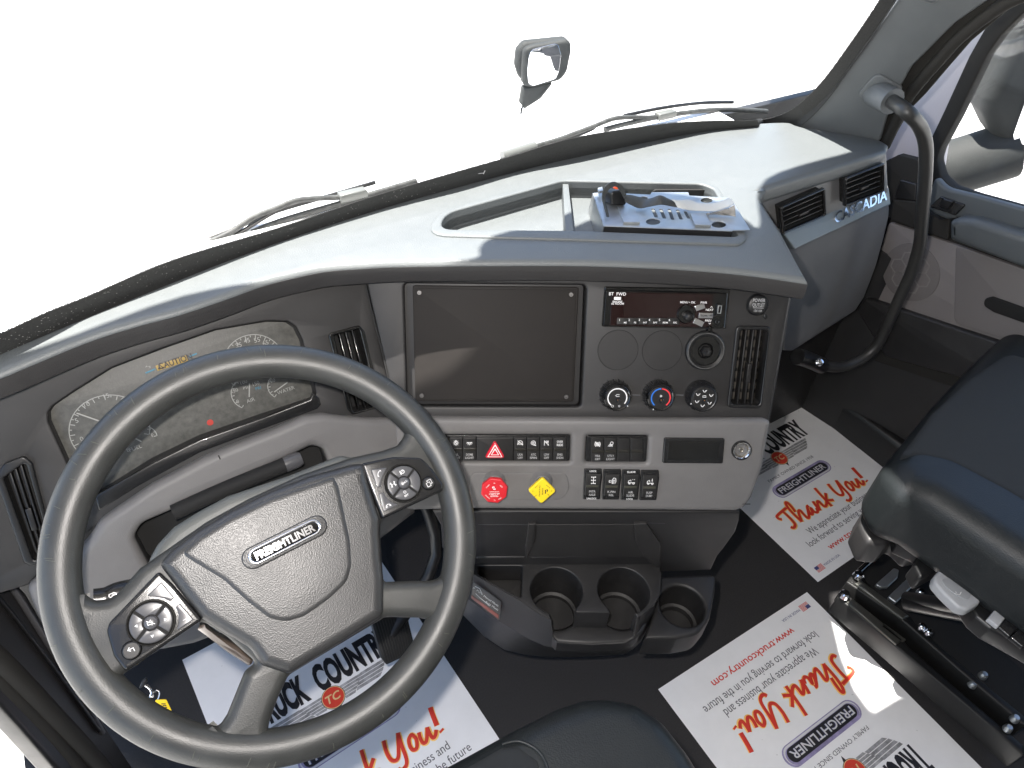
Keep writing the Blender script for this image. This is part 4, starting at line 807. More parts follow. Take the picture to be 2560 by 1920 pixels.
STROKES = [[(6.5, 16.6), (6.0, 17.1), (6.0, 17.8), (6.8, 18.1), (8.4, 18.3), (10.3, 18.5)], [(8.6, 18.0), (8.6, 16.7), (8.5, 15.2), (8.2, 13.9), (7.5, 13.4), (6.9, 13.4), (6.6, 13.9)], [(11.3, 16.4), (11.7, 18.1), (11.8, 19.4), (11.4, 19.7), (10.8, 18.7), (10.4, 16.6), (10.3, 13.5)], [(10.3, 13.5), (11.3, 15.1), (12.1, 16.1), (12.7, 16.1), (12.5, 14.7), (12.5, 13.5), (13.2, 13.7), (14.3, 14.9), (15.2, 15.9), (15.8, 16.0)], [(15.8, 16.0), (15.3, 16.0), (14.6, 15.1), (14.2, 14.0), (14.4, 13.7), (15.0, 14.1), (15.7, 15.3), (15.5, 14.1), (15.9, 13.5), (16.5, 13.7), (17.0, 14.5)], [(17.9, 16.4), (17.5, 15.2), (17.2, 13.4)], [(17.2, 13.4), (17.7, 14.4), (18.7, 15.6), (19.2, 15.6), (19.1, 14.6), (19.2, 13.7), (20.0, 13.8), (21.0, 14.6), (23.0, 16.5)], [(21.8, 19.1), (21.4, 16.9), (21.1, 14.7), (20.9, 12.8)], [(21.2, 14.8), (22.1, 14.3), (23.0, 13.9)], [(26.0, 18.2), (25.5, 16.2), (25.5, 14.5), (26.1, 13.8), (26.8, 14.0), (27.6, 15.3), (28.9, 17.9)], [(28.9, 17.9), (28.4, 15.6), (28.0, 13.2), (27.5, 12.1), (26.7, 11.7), (26.1, 11.8), (25.8, 12.3)], [(31.1, 15.6), (30.8, 16.1), (30.0, 15.6), (29.6, 14.5), (29.7, 13.6), (30.3, 13.4), (30.8, 13.9), (31.2, 14.9), (31.1, 15.6)], [(32.2, 15.7), (31.9, 14.6), (31.9, 13.6), (32.4, 13.4), (33.0, 14.0), (34.0, 15.6)], [(34.0, 15.6), (33.8, 14.3), (33.9, 13.3), (34.5, 13.4), (35.2, 14.2)], [(36.4, 18.5), (36.0, 16.6), (35.7, 14.8)], [(35.9, 13.7), (36.0, 13.3)]]
proto = make_paper()
def copy_tree(o, parent=None):
    c = o.copy(); COL.objects.link(c); c.parent = parent
    for ch in list(o.children): copy_tree(ch, c)
    return c
for i, (x, y, a, lb) in enumerate(((1.115, .341, .8, 'printed paper mat partly under the passenger seat, top tucked past the dashboard corner'), (1.072, .336, 179.5, 'printed paper mat lying upside down beside the seat rails, in the sun patch'), (-.133, .333, 4.0, 'printed paper mat on the floor beneath the steering wheel'))):
    t = proto if i == 0 else copy_tree(proto)
    t.location = (x, y, .0005); t.rotation_euler = (0, 0, radians(a)); t['label'] = lb

# ------------------------------------------------------------------ metal tray and cable on the dashboard
BT = flat(.8825)
BX = thing('metal_bracket', 'bare zinc metal mounting bracket with round holes lying in the dash tray', 'bracket', BT.at(px('m', [(1200, 450)])[0], -.02))
bo = BT.L(px('m', [(368, 186), (455, 178), (1000, 205), (1012, 178), (1420, 178), (1430, 215), (1868, 240), (1930, 305), (2108, 600), (1908, 602), (1902, 610), (490, 552)]))
def ell(c, a, b):
    q = [(c[0] + a * cos(2 * pi * i / 24), c[1] + b * sin(2 * pi * i / 24)) for i in range(24)]; return BT.L(px('m', q))
holes = [ell((1030, 505), 80, 34), ell((1757, 537), 80, 34), ell((1622, 268), 66, 28), ell((925, 245), 50, 18)]
for x, y, l_ in ((1040, 410, 48), (1130, 418, 52), (1222, 425, 58), (1315, 428, 52), (1400, 430, 40)):
    holes.append(rp(BT.L(px('m', [(x - 34, y - l_), (x + 4, y - l_), (x + 48, y + l_), (x + 8, y + l_)])), .002))
holes.append(BT.L(px('m', [(490, 300), (505, 295), (542, 450), (512, 452)])))
top = plate('deck', BT, rp(bo, .002), 'steel', BX, .0, .0016, .0004, holes)
fl2 = BT.L(px('m', [(370, 186), (490, 552)])); fr2 = BT.L(px('m', [(490, 552), (1902, 610)]))
loft('side_flange', [[BT.w(*p, -.0006) for p in fl2], [BT.w(p[0] - .004, p[1], -.031) for p in fl2]], 'steel', BX, .0014)
loft('front_flange', [[BT.w(*p, -.0006) for p in fr2], [BT.w(p[0] - .002, p[1] - .004, -.031) for p in fr2]], 'black', BX, .0014)  # front face turned from the sun: its shade put in as black
for q in ([(640, 330), (828, 362), (884, 512), (705, 508)], [(1440, 410), (1610, 405), (1672, 545), (1496, 538)]): plate('tab', BT, BT.L(px('m', q), .004), 'steel', BX, .004, .004, .0004)
plate('hook', BT, rp(BT.L(px('m', [(418, 130), (468, 118), (478, 160), (425, 172)]), .01), .001), 'steel', BX, .01, .004, .0004)
CB = thing('ribbon_cable', 'gray ribbon cable with black plug and silver tail lying across the metal bracket', 'cable', BT.at(px('m', [(700, 280)])[0], .01))
def rib(nm, up, lo, m, zu, zl, th=.0015):
    a = cr([BT.at(q, zz) for q, zz in zip(px('m', up), zu)], 5); b = cr([BT.at(q, zz) for q, zz in zip(px('m', lo), zl)], 5)
    mid = [(p + q) / 2 + Vector((0, 0, .002)) for p, q in zip(a, b)]
    return loft(nm, [a, mid, b], m, CB, th)
rib('ribbon', [(715, 205), (800, 212), (950, 248), (1020, 240), (1110, 213), (1200, 250), (1300, 300)], [(720, 285), (800, 322), (880, 352), (980, 335), (1120, 315), (1220, 330), (1310, 352)], 'ribbon', [.022, .018, .012, .016, .022, .016, .012], [.014, .010, .006, .010, .014, .010, .006])
rib('tail', [(1235, 255), (1300, 268), (1420, 262), (1550, 300), (1700, 298), (1800, 270), (1870, 240)], [(1300, 350), (1380, 368), (1480, 380), (1600, 386), (1720, 384), (1840, 345), (1922, 308)], 'tape', [.018, .016, .013, .011, .013, .018, .024], [.008, .007, .006, .006, .008, .014, .022])
rib('fringe', [(1620, 412), (1720, 395), (1800, 372), (1870, 350), (1930, 320)], [(1620, 432), (1720, 430), (1800, 436), (1880, 440), (1942, 450)], 'chrome', [.006, .008, .010, .012, .014], [.003, .003, .003, .003, .003])
pbk = BT.at(px('m', [(632, 300)])[0], .004)
fp = fr_he(pbk, 188, 15)
plug = plate('plug', fp, rp(fp.L(px('m', [(545, 165), (690, 140), (725, 320), (548, 318)])), .006), 'black', CB, .006, .022, .003)
rib2 = [[BT.at(q, z_) for q, z_ in zip(px('m', l_), zz)] for l_, zz in (([(522, 455), (480, 330), (462, 220), (500, 110), (590, 62), (680, 105), (722, 205)], [.003, .014, .026, .04, .046, .038, .022]), ([(540, 455), (505, 330), (495, 240), (530, 155), (600, 110), (660, 160), (705, 250)], [.003, .012, .022, .034, .039, .031, .018]))]
loft('strap', [cr(r_, 5) for r_ in rib2], 'ribbon', CB, .002)
plate('clip', fp, rp(fp.L(px('m', [(588, 128), (620, 116), (648, 130), (640, 150), (600, 142)]), .007), .002), 'led', plug, .0075, .003, .001)

# ------------------------------------------------------------------ passenger seat
SZ = .47; SF = flat(SZ)
PS = thing('passenger_seat', 'charcoal passenger seat cushion with dark vinyl edges on black slide rails', 'seat', (1.35, .0, 0))
so_ = rp(SF.L(px('z8', [(985, 445), (1220, 160), (1390, -20), (1560, -180), (2300, 300), (1950, 1150), (1640, 930), (1480, 815), (1180, 605), (1055, 560)])), [.075, .1, .1, .06, .06, .06, 0, 0, 0, .06])
cu = plate('cushion', SF, so_, 'vinyl', PS, .065, .16, .045, seg=8, ang=60)
fz_ = .066
plate('fabric_panel', SF, rp(SF.L(px('z8', [(1112, 330), (1185, 318), (1330, 348), (1560, 470), (1760, 590), (2200, 350), (1600, -140), (1405, -5), (1250, 140)]), fz_), [.01, .03, .06, 0, .02, .02, .04, .03, .05]), 'fabric', PS, fz_ + .001, .06, .010, seg=4)
tube('piping', [SF.w(*SF.l(q, .015), .015) for q in px('z8', [(1055, 480), (1095, 470), (1150, 480), (1300, 560), (1480, 665), (1660, 770)])], .003, 'vinyl', cu, 5)
SG = flat(.36)
plate('front_shroud', SG, rp(SG.L(px('z8', [(940, 610), (960, 550), (1010, 500), (1200, 590), (1260, 700), (1180, 720), (1110, 650), (1060, 700), (975, 690)]), .02), .012), 'dark2', PS, .02, .07, .012, seg=4)
plate('side_skirt', SG, rp(SG.L(px('z8', [(1100, 640), (1210, 700), (1300, 800), (1480, 920), (1640, 1040), (1760, 1130), (1720, 1180), (1500, 1060), (1440, 1010), (1300, 800), (1200, 850), (1170, 790), (1210, 735), (1110, 690)]), .03), .006), 'black', PS, .03, .04, .006, seg=3)
lv = plate('adjuster_lever', SG, rp(SG.L(px('s', [(742, 310), (1012, 512), (985, 560), (915, 602), (850, 585), (750, 490), (680, 410), (690, 365)]), .045), [.006, .006, .01, .012, .012, .02, .014, .01]), 'lgray', PS, .045, .022, .005, seg=3)
plate('finger_dish', SG, rp(SG.L(px('s', [(730, 395), (800, 380), (880, 430), (935, 500), (905, 535), (830, 500), (760, 445)]), .046), .008), mat('lever_dish', (.28, .29, .30), .4), lv, .0458, .002, .0008)
pen('lever_mark', SG, [SG.L(px('s', [(820, 490), (855, 500), (865, 480)]), .047), SG.L(px('s', [(835, 485), (826, 478)]), .047)], .0012, 'white', lv, .0465)
plate('seat_button', SG, rp(SG.L(px('s', [(1042, 658), (1090, 600), (1160, 655), (1115, 714)]), .05), .002), 'lgray', PS, .05, .01, .002)
for q in ([(1160, 655), (1250, 720), (1190, 780), (1115, 714)], [(1255, 722), (1340, 790), (1280, 850), (1195, 780)]): plate('seat_button', SG, rp(SG.L(px('s', q), .048), .002), 'pod', PS, .048, .01, .002)
plate('seat_pan', SG, rp(SG.L(px('z8', [(1090, 690), (1300, 760), (1500, 930), (1800, 1150), (2100, 900), (1700, 400), (1300, 450)])), .02), 'matte', PS, -.02, .03, .004)
# slide rails
RF = flat(.085)
for q, m_, z in (([(35, 515), (60, 478), (112, 500), (480, 800), (520, 850), (900, 1180), (1290, 1510), (1290, 1580), (865, 1212), (470, 880)], mat('rail_black', (.008, .008, .008), .5, spec=.3), 0), ([(95, 412), (130, 372), (200, 378), (300, 480), (520, 640), (560, 700), (900, 990), (1300, 1320), (1300, 1380), (860, 1010), (460, 660)], MATS['rail_black'] if 'rail_black' in MATS else 'black', .02)):
    rl = plate('slide_rail', RF, rp(RF.L(px('s', q), z), .003), m_, PS, z, .06 + z, .004)
plate('rail_channel', RF, RF.L(px('s', [(150, 420), (196, 400), (520, 640), (475, 660)]), .026), mat('rail_gray', (.10, .10, .09), .3, .6), PS, .026, .01, .004)
plate('rail_channel', RF, RF.L(px('s', [(95, 545), (140, 525), (480, 800), (430, 830)]), .004), mat('rail_gray', (.10, .10, .09), .3, .6), PS, .004, .008, .002, [rp(RF.L(px('s', [(335, 705), (350, 700), (488, 800), (470, 812)]), .004), .001)])
for q, z in (((178, 370), .03), ((85, 500), .012), ((590, 485), .05), ((598, 715), .03), ((645, 752), .03), ((1010, 1040), .02), ((940, 1100), .01), ((1175, 1395), .006), ((1222, 1330), .02)):
    c = RF.l(px('s', [q])[0], z); big = 1 if q[0] < 200 else .7
    lathe('bolt', RF, c, [(0, z + .009), (.007 * big, z + .0085), (.010 * big, z + .005), (.0115 * big, z - .004)], 'chrome' if q[0] < 700 else 'steel', PS, 24)
plate('cross_plate', RF, rp(RF.L(px('s', [(290, 430), (415, 320), (450, 330), (440, 385), (375, 445), (330, 450)]), .03), .004), 'steel', PS, .03, .01, .002)
plate('cross_plate', RF, rp(RF.L(px('s', [(376, 512), (530, 365), (580, 400), (430, 552)]), .03), .003), 'steel', PS, .03, .01, .002)
plate('base_plate', RF, RF.L(px('s', [(160, 345), (320, 200), (440, 185), (560, 260), (700, 420), (1290, 1000), (1300, 1320), (560, 700), (300, 480)]), -.05), 'matte', PS, -.055, .03, .003)
for a_, b_ in (((505, 560), (930, 640)), ((505, 525), (860, 585))): tube('scissor_arm', [RF.w(*RF.l(px('s', [a_])[0], .08), .08), RF.w(*RF.l(px('s', [b_])[0], .20), .20)], .014, 'black', PS, 0)
tube('front_bar', [RF.w(*RF.l(px('s', [q])[0], .02), .02) for q in ((180, 345), (330, 205))], .006, 'gloss', PS, 0)

# driver's seat, only its front corner in view
DF = flat(.50)
DS = thing('driver_seat', 'front corner of the driver seat in dark vinyl at the bottom edge', 'seat', (.0, -.1, 0))
do_ = rp(DF.L(P((1000, 1640), (1100, 1585), (1200, 1535), (1258, 1516), (1310, 1514), (1372, 1526), (1430, 1565), (1485, 1635), (1560, 1760), (1400, 2200), (700, 2300), (850, 1720))), [.02, 0, .03, .04, .03, .03, .04, .05, .05, .02, .02, .02])
plate('cushion', DF, do_, 'vinyl', DS, .03, .12, .035, seg=7, ang=60)
plate('fabric_panel', DF, rp(DF.L(P((1010, 1655), (1085, 1612), (1120, 1608), (1165, 1640), (1190, 1720), (1100, 2000), (850, 2000), (900, 1720)), .031), .01), 'fabric', DS, .032, .05, .008, seg=4)
tube('seam', [DF.w(*DF.l(q, .031), .031) for q in P((1085, 1608), (1125, 1602), (1172, 1634), (1200, 1720))], .002, 'vinyl', DS, 5)

# ------------------------------------------------------------------ right-hand door
DO = thing('passenger_door', 'inner side of the passenger door with taupe panel, armrest and speaker grille', 'door', (1.6, .2, 0))
def dq(c, q, off=0): return DR.L(px(c, q), off)
plate('door_shell', DR, dq('y2', [(800, 560), (980, 560), (1100, 600), (1800, 800), (1800, 1800), (600, 1400), (680, 1000)]), 'seal', DO, -.004, .03, .002)
tp = plate('door_panel', DR, rp(dq('y2', [(830, 672), (960, 716), (1150, 782), (1700, 975), (1700, 1425), (1571, 1385), (1180, 1255), (685, 1090), (760, 900)]), .01), 'taupe', DO, .004, .014, .003)
plate('pocket', DR, rp(dq('y2', [(1195, 800), (1700, 980), (1700, 1400), (1185, 1235)], .006), [.01, 0, 0, .02]), mat('door_taupe_b', (.155, .144, .141), .6, bump=.3, bscale=900), tp, .008, .01, .003)
plate('door_pull', DR, rp(dq('y2', [(1350, 1100), (1395, 1088), (1750, 1215), (1750, 1300), (1400, 1175), (1345, 1140)], .012), .012), 'matte', tp, .012, .008, .003, seg=3)
spk = DR.l(px('y2', [(942, 955)])[0], .005); rs_ = dist_of(DR, px('y2', [(942, 955)])[0], px('y2', [(1105, 950)])[0], .005)
gr = plate('speaker_grille', DR, circ(spk, rs_, 48), mat('grille_taupe', (.135, .125, .122), .7, bump=1, bscale=260), tp, .006, .003, .001)
hx = []; R_ = rs_ * .27
for i in range(-3, 4):
    for j in range(-3, 4):
        c = (spk[0] + R_ * 1.732 * (i + (j % 2) * .5), spk[1] + R_ * 1.5 * j)
        if hypot(c[0] - spk[0], c[1] - spk[1]) < rs_ * .80: hx.append([circ_dir(c, R_, radians(60 * k + 30)) for k in range(7)])
pen('hex_pattern', DR, hx, .004, 'taupe', gr, .0062)
plate('armrest', DR, rp(dq('y2', [(1150, 672), (1200, 656), (1290, 664), (1700, 790), (1700, 990), (1152, 778)], .06), [.01, .02, .02, 0, 0, .01]), 'door', DO, .06, .06, .015, seg=4)
plate('upper_trim', DR, rp(dq('y2', [(842, 552), (970, 562), (1100, 660), (1160, 655), (1150, 780), (830, 664)], .012), .006), 'seal', DO, .012, .016, .003)
plate('sill_trim', DR, rp(dq('y2', [(1040, 560), (1075, 420), (1130, 490), (1300, 530), (1700, 640), (1700, 800), (1290, 660), (1200, 652), (1145, 662), (1045, 620)], .025), [.02, .02, .05, .02, 0, 0, .02, .02, .02, .02]), 'door', DO, .025, .02, .006, seg=3)
sw_ = plate('window_switch', DR, rp(dq('y2', [(1046, 592), (1108, 534), (1246, 582), (1190, 640)], .03), .004), 'pod', DO, .03, .008, .002)
plate('toggle', DR, rp(dq('y2', [(1095, 585), (1125, 545), (1180, 562), (1150, 605)], .038), .003), 'black', sw_, .038, .01, .003)
plate('corner_trim', DR, rp(dq('y2', [(800, 340), (880, 302), (960, 322), (1010, 345), (1040, 570), (980, 580), (830, 555)]), .004), 'seal', DO, .003, .02, .002)
plate('ledge', DR, rp(dq('y2', [(885, 440), (975, 465), (970, 560), (850, 545)], .01), .004), 'black', DO, .01, .01, .003)
plate('lower_trim', DR, rp(dq('y2', [(640, 1160), (690, 1096), (1180, 1262), (1700, 1432), (1700, 1700), (1300, 1560), (800, 1420)], .02), .01), 'dark2', DO, .02, .03, .006)
# upper frame and window
FRM = Fr(DR.o + Vector((.03, 0, 0)), DR.x, DR.y)
wi = FRM.L(px('y3', [(2260, 30), (2000, 290), (1880, 460), (1640, 960), (1490, 1240), (1462, 1330), (1500, 1470), (1600, 1560), (1780, 1620), (2250, 1750), (2700, 1850), (3000, 500)]))
wo = FRM.L(px('y3', [(2140, -40), (1900, 170), (1730, 470), (1520, 930), (1400, 1180), (1370, 1330), (1380, 1480), (1440, 1600), (1700, 1720), (2250, 1900), (2800, 2050), (3300, 200)]))
plate('window_seal', FRM, rp(wo, .02), 'seal', DO, .0, .03, .004, [rp(wi, .03)])
plate('window_pane', FRM, rp(wi, .03), 'glass', DO, -.012, .004, 0)

# ------------------------------------------------------------------ cab body: pillar, painted frame, step, roof
CABB = thing('cab_body', 'slate windshield pillar and white painted door frame of the truck cab', 'cab', (1.45, .6, 0))
dp = Vector((-.13, -.55, .83)).normalized()
pb0 = [TOP.at(q) for q in P((1690, 292), (1735, 268))] 
PLF = Fr(TOP.at(P((1735, 268))[0]), Vector((.30, -.42, .0)), dp)
plo = PLF.L(px('y3', [(140, 1072), (300, 1020), (480, 900), (620, 715), (868, 395), (1152, 0), (1380, -330), (2300, -330), (2000, -60), (1620, 200), (1440, 380), (1260, 560), (1160, 740), (1060, 960), (1000, 1170), (900, 1240), (300, 1180)]))
plate('pillar_trim', PLF, rp(plo, [.02, .04, .05, .05, 0, 0, 0, 0, .05, .05, .05, .05, .05, .05, .01, .01, .01]), 'pillar', CABB, 0, .03, .006, seg=3)
plate('pillar_cover', PLF, rp(PLF.L(px('y3', [(940, 640), (1000, 630), (1190, 745), (1130, 800), (1080, 900), (1040, 965), (830, 810), (815, 780)]), .006), .014), 'pillar', CABB, .005, .008, .0025, seg=3)
plate('visor_mount', PLF, rp(PLF.L(px('y3', [(1300, -30), (1480, -40), (1470, 30), (1420, 50), (1310, 20)]), .02), .01), 'pillar', CABB, .02, .02, .006, seg=3)
# door aperture: rubber seals and painted frame, further out
SLF = Fr(PLF.o + PLF.n * -.02 + PLF.x * .0, PLF.x, PLF.y)
s1 = [(2000, -60), (1780, 60), (1480, 260), (1300, 440), (1150, 610), (1060, 780), (980, 980), (900, 1200)]
s2 = [(2350, -60), (2080, 60), (1760, 330), (1560, 560), (1380, 770), (1250, 900), (1150, 1080), (1060, 1220)]
plate('pillar_seal', SLF, SLF.L(px('y3', s1 + s2[::-1])), 'seal', CABB, .004, .02, .004)
tube('seal_bead', [SLF.w(*SLF.l(q, .012), .012) for q in px('y3', [((a[0] + b[0]) / 2, (a[1] + b[1]) / 2) for a, b in zip([(p_[0] + 110, p_[1]) for p_ in s1], s2)])], .010, 'seal', CABB, 5)
PNT = Fr(DR.o + Vector((.055, 0, 0)), DR.x, DR.y)
plate('painted_frame', PNT, PNT.L(px('y3', [(2120, -120), (1800, 200), (1500, 520), (1250, 800), (950, 1180), (980, 1420), (1200, 1480), (1500, 1400), (1560, 1000), (1800, 560), (2020, 220), (2330, -100)])), 'lilac', CABB, 0, .02, .004)
# step well beside the floor, right, and the dark kick panel
stp = flat(.10)
plate('door_sill', stp, [(1.552, 1.0), (1.552, -.6), (1.70, -.6), (1.70, 1.0)], 'black', CABB, 0, .12, .02)
KK = fr_he(Vector((1.56, .6, .3)), 262, 0)
plate('kick_panel', KK, [(-.4, -.32), (.7, -.32), (.7, .18), (-.4, .26)], 'dark2', CABB, 0, .02, .004)
FWL = fr_he(Vector((.9, 1.0, .2)), 180, 0)
plate('firewall', FWL, [(-1.33, -.4), (.75, -.4), (.75, .64), (-1.33, .64)], 'dark2', CABB, 0, .02, .002)
# roof, back wall and the side behind the doors close the cab overhead and behind
plate('roof_lining', flat(2.02), [(-.55, -1.5), (1.66, -1.5), (1.66, .33), (-.55, .33)], 'liner', CABB, 0, .04, .01)
plate('back_wall', fr_he(Vector((.55, -1.4, .9)), 0, 0), [(-1.15, -1.0), (1.15, -1.0), (1.15, 1.15), (-1.15, 1.15)], 'liner', CABB, 0, .04, .005)
plate('side_wall', fr_he(Vector((1.64, -.9, .9)), 270, 0), [(-.6, -1.0), (.6, -1.0), (.6, 1.1), (-.6, 1.1)], 'liner', CABB, 0, .04, .005)
plate('side_wall', fr_he(Vector((-.54, -.9, .9)), 90, 0), [(-.6, -1.0), (.6, -1.0), (.6, 1.1), (-.6, 1.1)], 'liner', CABB, 0, .04, .005)

# added out-of-view sun blocker: edge shapes the dash shade, hole the floor sun patch
VZ = 1.74
def up_sun(p, z0): k = (VZ - z0) / tan(SUN_EL); return (p[0] + sin(SUN_AZ) * k, p[1] + cos(SUN_AZ) * k)
edge_ = TOP.L(P((1036, 556), (1040, 538), (1056, 520), (1100, 506), (1153, 492), (1228, 460), (1290, 436), (1370, 424), (1470, 430), (1560, 448), (1610, 474), (1645, 488)))
ved = [up_sun(p, .875) for p in [(-1.1, 1.1), (-.36, 1.1), (-.235, 1.03), (-.20, .86), (-.15, .79), (.05, .815), (.20, .785), (.317, .742), (.38, .728)] + edge_ + [(.97, .70), (1.2, .705), (1.285, .71), (1.315, .78), (1.34, 1.04), (1.9, 1.05)]]
gap = [up_sun(flat(0).l(q), 0) for q in P((1798, 1285), (1803, 1345), (1822, 1420), (1850, 1490), (1886, 1538), (1950, 1500), (1915, 1435), (1865, 1350), (1825, 1280))]
vo = [tuple(v) for v in cr(ved, 5)] + [(1.75, .30), (-1.25, .30)]
plate('added_sun_blocker', flat(VZ), vo, 'liner', CABB, 0, .012, .002, [gap])

# driver's door opening, bottom left
LW = fr_he(flat(0).at(P((310, 1659))[0]), 118, 0)
SIDE = thing('driver_door_jamb', 'black trim and rubber seals of the driver door opening at the lower left', 'door jamb', LW.o)
lw = lambda q, off=0: LW.L(px('y8', q), off)
plate('kick_trim', LW, lw([(-160, 470), (-20, 600), (60, 690), (140, 775), (300, 1060), (420, 1250), (560, 1480), (700, 1690), (480, 1700), (200, 1400), (-160, 1010)]), 'dark2', SIDE, 0, .03, .006)
plate('jamb_step', LW, lw([(-160, 900), (40, 1100), (250, 1350), (400, 1510), (560, 1700), (330, 1720), (100, 1460), (-160, 1180)], .004), 'black', SIDE, .006, .03, .006)
def ltube(nm, q, r, m, off): return tube(nm, [LW.at(p_, off) for p_ in px('y8', q)], r, m, SIDE, 5)
ltube('seal', [(-120, 1010), (60, 1180), (220, 1345), (400, 1535), (560, 1710)], .013, 'seal', .010)
ltube('seal_lip', [(-120, 1110), (100, 1330), (260, 1505), (440, 1720)], .012, 'seal', .0)
ltube('trim_edge', [(-40, 640), (60, 745), (180, 930), (400, 1280), (520, 1480)], .004, 'btn', .002)
ltube('trim_edge', [(-40, 760), (100, 930), (300, 1190), (500, 1470)], .003, 'black', .004)

# ------------------------------------------------------------------ grab handle
GH = thing('grab_handle', 'gray bent tube grab handle rising from the dashboard to the pillar', 'grab handle', (1.3, .58, .5))
GF = fr_he(Vector((1.3, .60, .8)), 190, 0)
mt = PLF.at(px('y3', [(1050, 830)])[0], .02)
hp = [PLF.at(px('y3', [(1080, 830)])[0], .03)] + [GF.at(q) for q in P((1957, 240), (1986, 272), (1999, 310), (2000, 360), (1996, 420), (1991, 480), (1986, 530), (1968, 590), (1945, 640), (1915, 705), (1895, 745), (1862, 775), (1820, 792), (1780, 790), (1745, 776))]
tube('tube', hp, .0118, 'tube', GH, 6, 10)
tube('upper_boot', [PLF.at(px('y3', [(960, 770)])[0], -.004), PLF.at(px('y3', [(1020, 800)])[0], .02), hp[0] * .85 + hp[1] * .15], .022, 'pillar', GH, 5)
tube('lower_foot', [GF.at(q) for q in P((1775, 790), (1748, 778), (1722, 770))], .018, 'black', GH, 3)
lathe('foot_bolt', fr_he(GF.at(P((1748, 772))[0]) - Vector((0, .026, -.006)), 200, 40), (0, 0), [(0, .006), (.006, .005), (.009, 0)], 'chrome', GH, 20)

# ------------------------------------------------------------------ windshield, wipers, hood, mirrors
WS = thing('windshield', 'dusty windshield with black dotted border along its lower edge', 'windshield', (.5, .95, .9))
lowpx = P((-120, 815), (0, 769), (100, 721), (173, 685), (388, 599), (602, 521.6), (817, 453), (1000, 404), (1123, 369), (1262, 339), (1431, 303), (1540, 284.6), (1640, 276), (1700, 266), (1750, 240), (1805, 185), (1860, 108), (1905, 45), (1960, -40), (2020, -130))
uppx = P((-120, 775), (0, 720), (100, 674), (191, 638), (370, 562), (602, 491.5), (800, 425), (960, 378), (1100, 338), (1240, 297), (1420, 269), (1530, 261), (1635, 259), (1690, 246), (1732, 220), (1782, 168), (1836, 94), (1880, 30), (1935, -55), (1995, -145))
lowS = [tuple(v) for v in cr(lowpx, 6)]; upS = [tuple(v) for v in cr(uppx, 6)]
zb = .872
base = []
for i, q in enumerate(lowS):
    if i <= 12 * 6: base.append(flat(zb).at(q))
    else: base.append(PLF.at(q, -.004))
rowB, rowU = [], []
RK = (.22, .975); gdir = Vector((0, -RK[0], RK[1])).normalized(); gn = Vector((0, RK[1], RK[0])).normalized()
for i, (b_, q) in enumerate(zip(base, upS)):
    n_ = gn if i <= 72 else PLF.n
    if i <= 72:
        nn = Vector((0, .83, .55)).normalized()
    if i <= 72:
        tg = (base[min(72, i + 3)] - base[max(0, i - 3)]); tg.z = 0; tg.normalize(); inw = Vector((tg.y, -tg.x, 0)); nn = tg.cross((inw * RK[0] + Vector((0, 0, RK[1]))).normalized())
    else: nn = -PLF.n
    d = ray(q); t = (b_ - EYE).dot(nn) / d.dot(nn); v_ = EYE + d * t - b_; v_ = v_ * min(1, .062 / v_.length); rowB.append(b_); rowU.append(b_ + v_)
loft('black_border', [[p_ - gdir * .03 for p_ in rowB], rowB, rowU], 'frit', WS, .001)
gl = []
for i in range(0, 73, 6): gl.append(rowB[i] + Vector((0, .006, .004)))
loft('cowl', [[Vector((p_.x, p_.y + .004, .862)) for p_ in rowB[:73]], [Vector((p_.x * 1.05 - .05, 1.03, .862)) for p_ in rowB[:73]]], 'paint', CABB, .006)
box('cowl_corner', (1.0, .76, -.1), (1.6, 1.03, .62), 'dark2', CABB, .01)
RK = (.55, .83); gdir = Vector((0, -RK[0], RK[1])).normalized()
loft('pane', [gl, [p_ + gdir * .5 for p_ in gl], [p_ + gdir * 1.32 for p_ in gl]], 'glass', WS, 0)
# dots along the border's upper edge
vs, fs = [], []
for i in range(len(rowU) - 1):
    a_, b_ = rowU[i], rowU[i + 1]; L_ = (b_ - a_).length; u = (b_ - a_).normalized(); v_ = (rowU[i] - rowB[i]).normalized(); v_ = (v_ - u * v_.dot(u)).normalized(); nn = u.cross(v_)
    for row in range(2):
        for k in range(max(1, int(L_ / .0030))):
            c = a_ + u * (k * .0030 + .0015 * row) + v_ * (.0002 + .0016 * row); r_ = .0011 - .0004 * row; n0 = len(vs)
            vs += [c + u * r_ * cos(2 * pi * j / 6) + v_ * r_ * sin(2 * pi * j / 6) for j in range(6)]; fs.append([n0 + j for j in range(6)])
link('dot_border', poly_mesh(vs, fs), 'frit', WS)
# dust specks on the border, left
random.seed(4); vs, fs = [], []
for k in range(240):
    i = random.randint(0, 40); f_ = random.uniform(.1, .95); g_ = random.random(); c = rowB[i].lerp(rowU[i], f_) * (1 - g_) + rowB[i + 1].lerp(rowU[i + 1], f_) * g_ - gn * .003; r_ = random.uniform(.0003, .0009); n0 = len(vs); u = Vector((1, 0, 0)); v_ = gdir
    vs += [c + u * r_ * cos(2 * pi * j / 5) + v_ * r_ * sin(2 * pi * j / 5) for j in range(5)]; fs.append([n0 + j for j in range(5)])
link('dust', poly_mesh(vs, fs), mat('dust_gray', (.35, .35, .32), .8), WS)['kind'] = 'stuff'
tf = Fr(rowB[54] + (rowU[54] - rowB[54]) * .5 - gn * .003, (1, 0, 0), gdir)
tq = px('y1', [(432, 75), (470, 66), (462, 92), (470, 58)]); 
pen('tick_mark', tf, [tf.L(px('y1', [(434, 75), (462, 72)])), tf.L(px('y1', [(455, 92), (470, 58)]))], .0016, 'white', WS, 0)

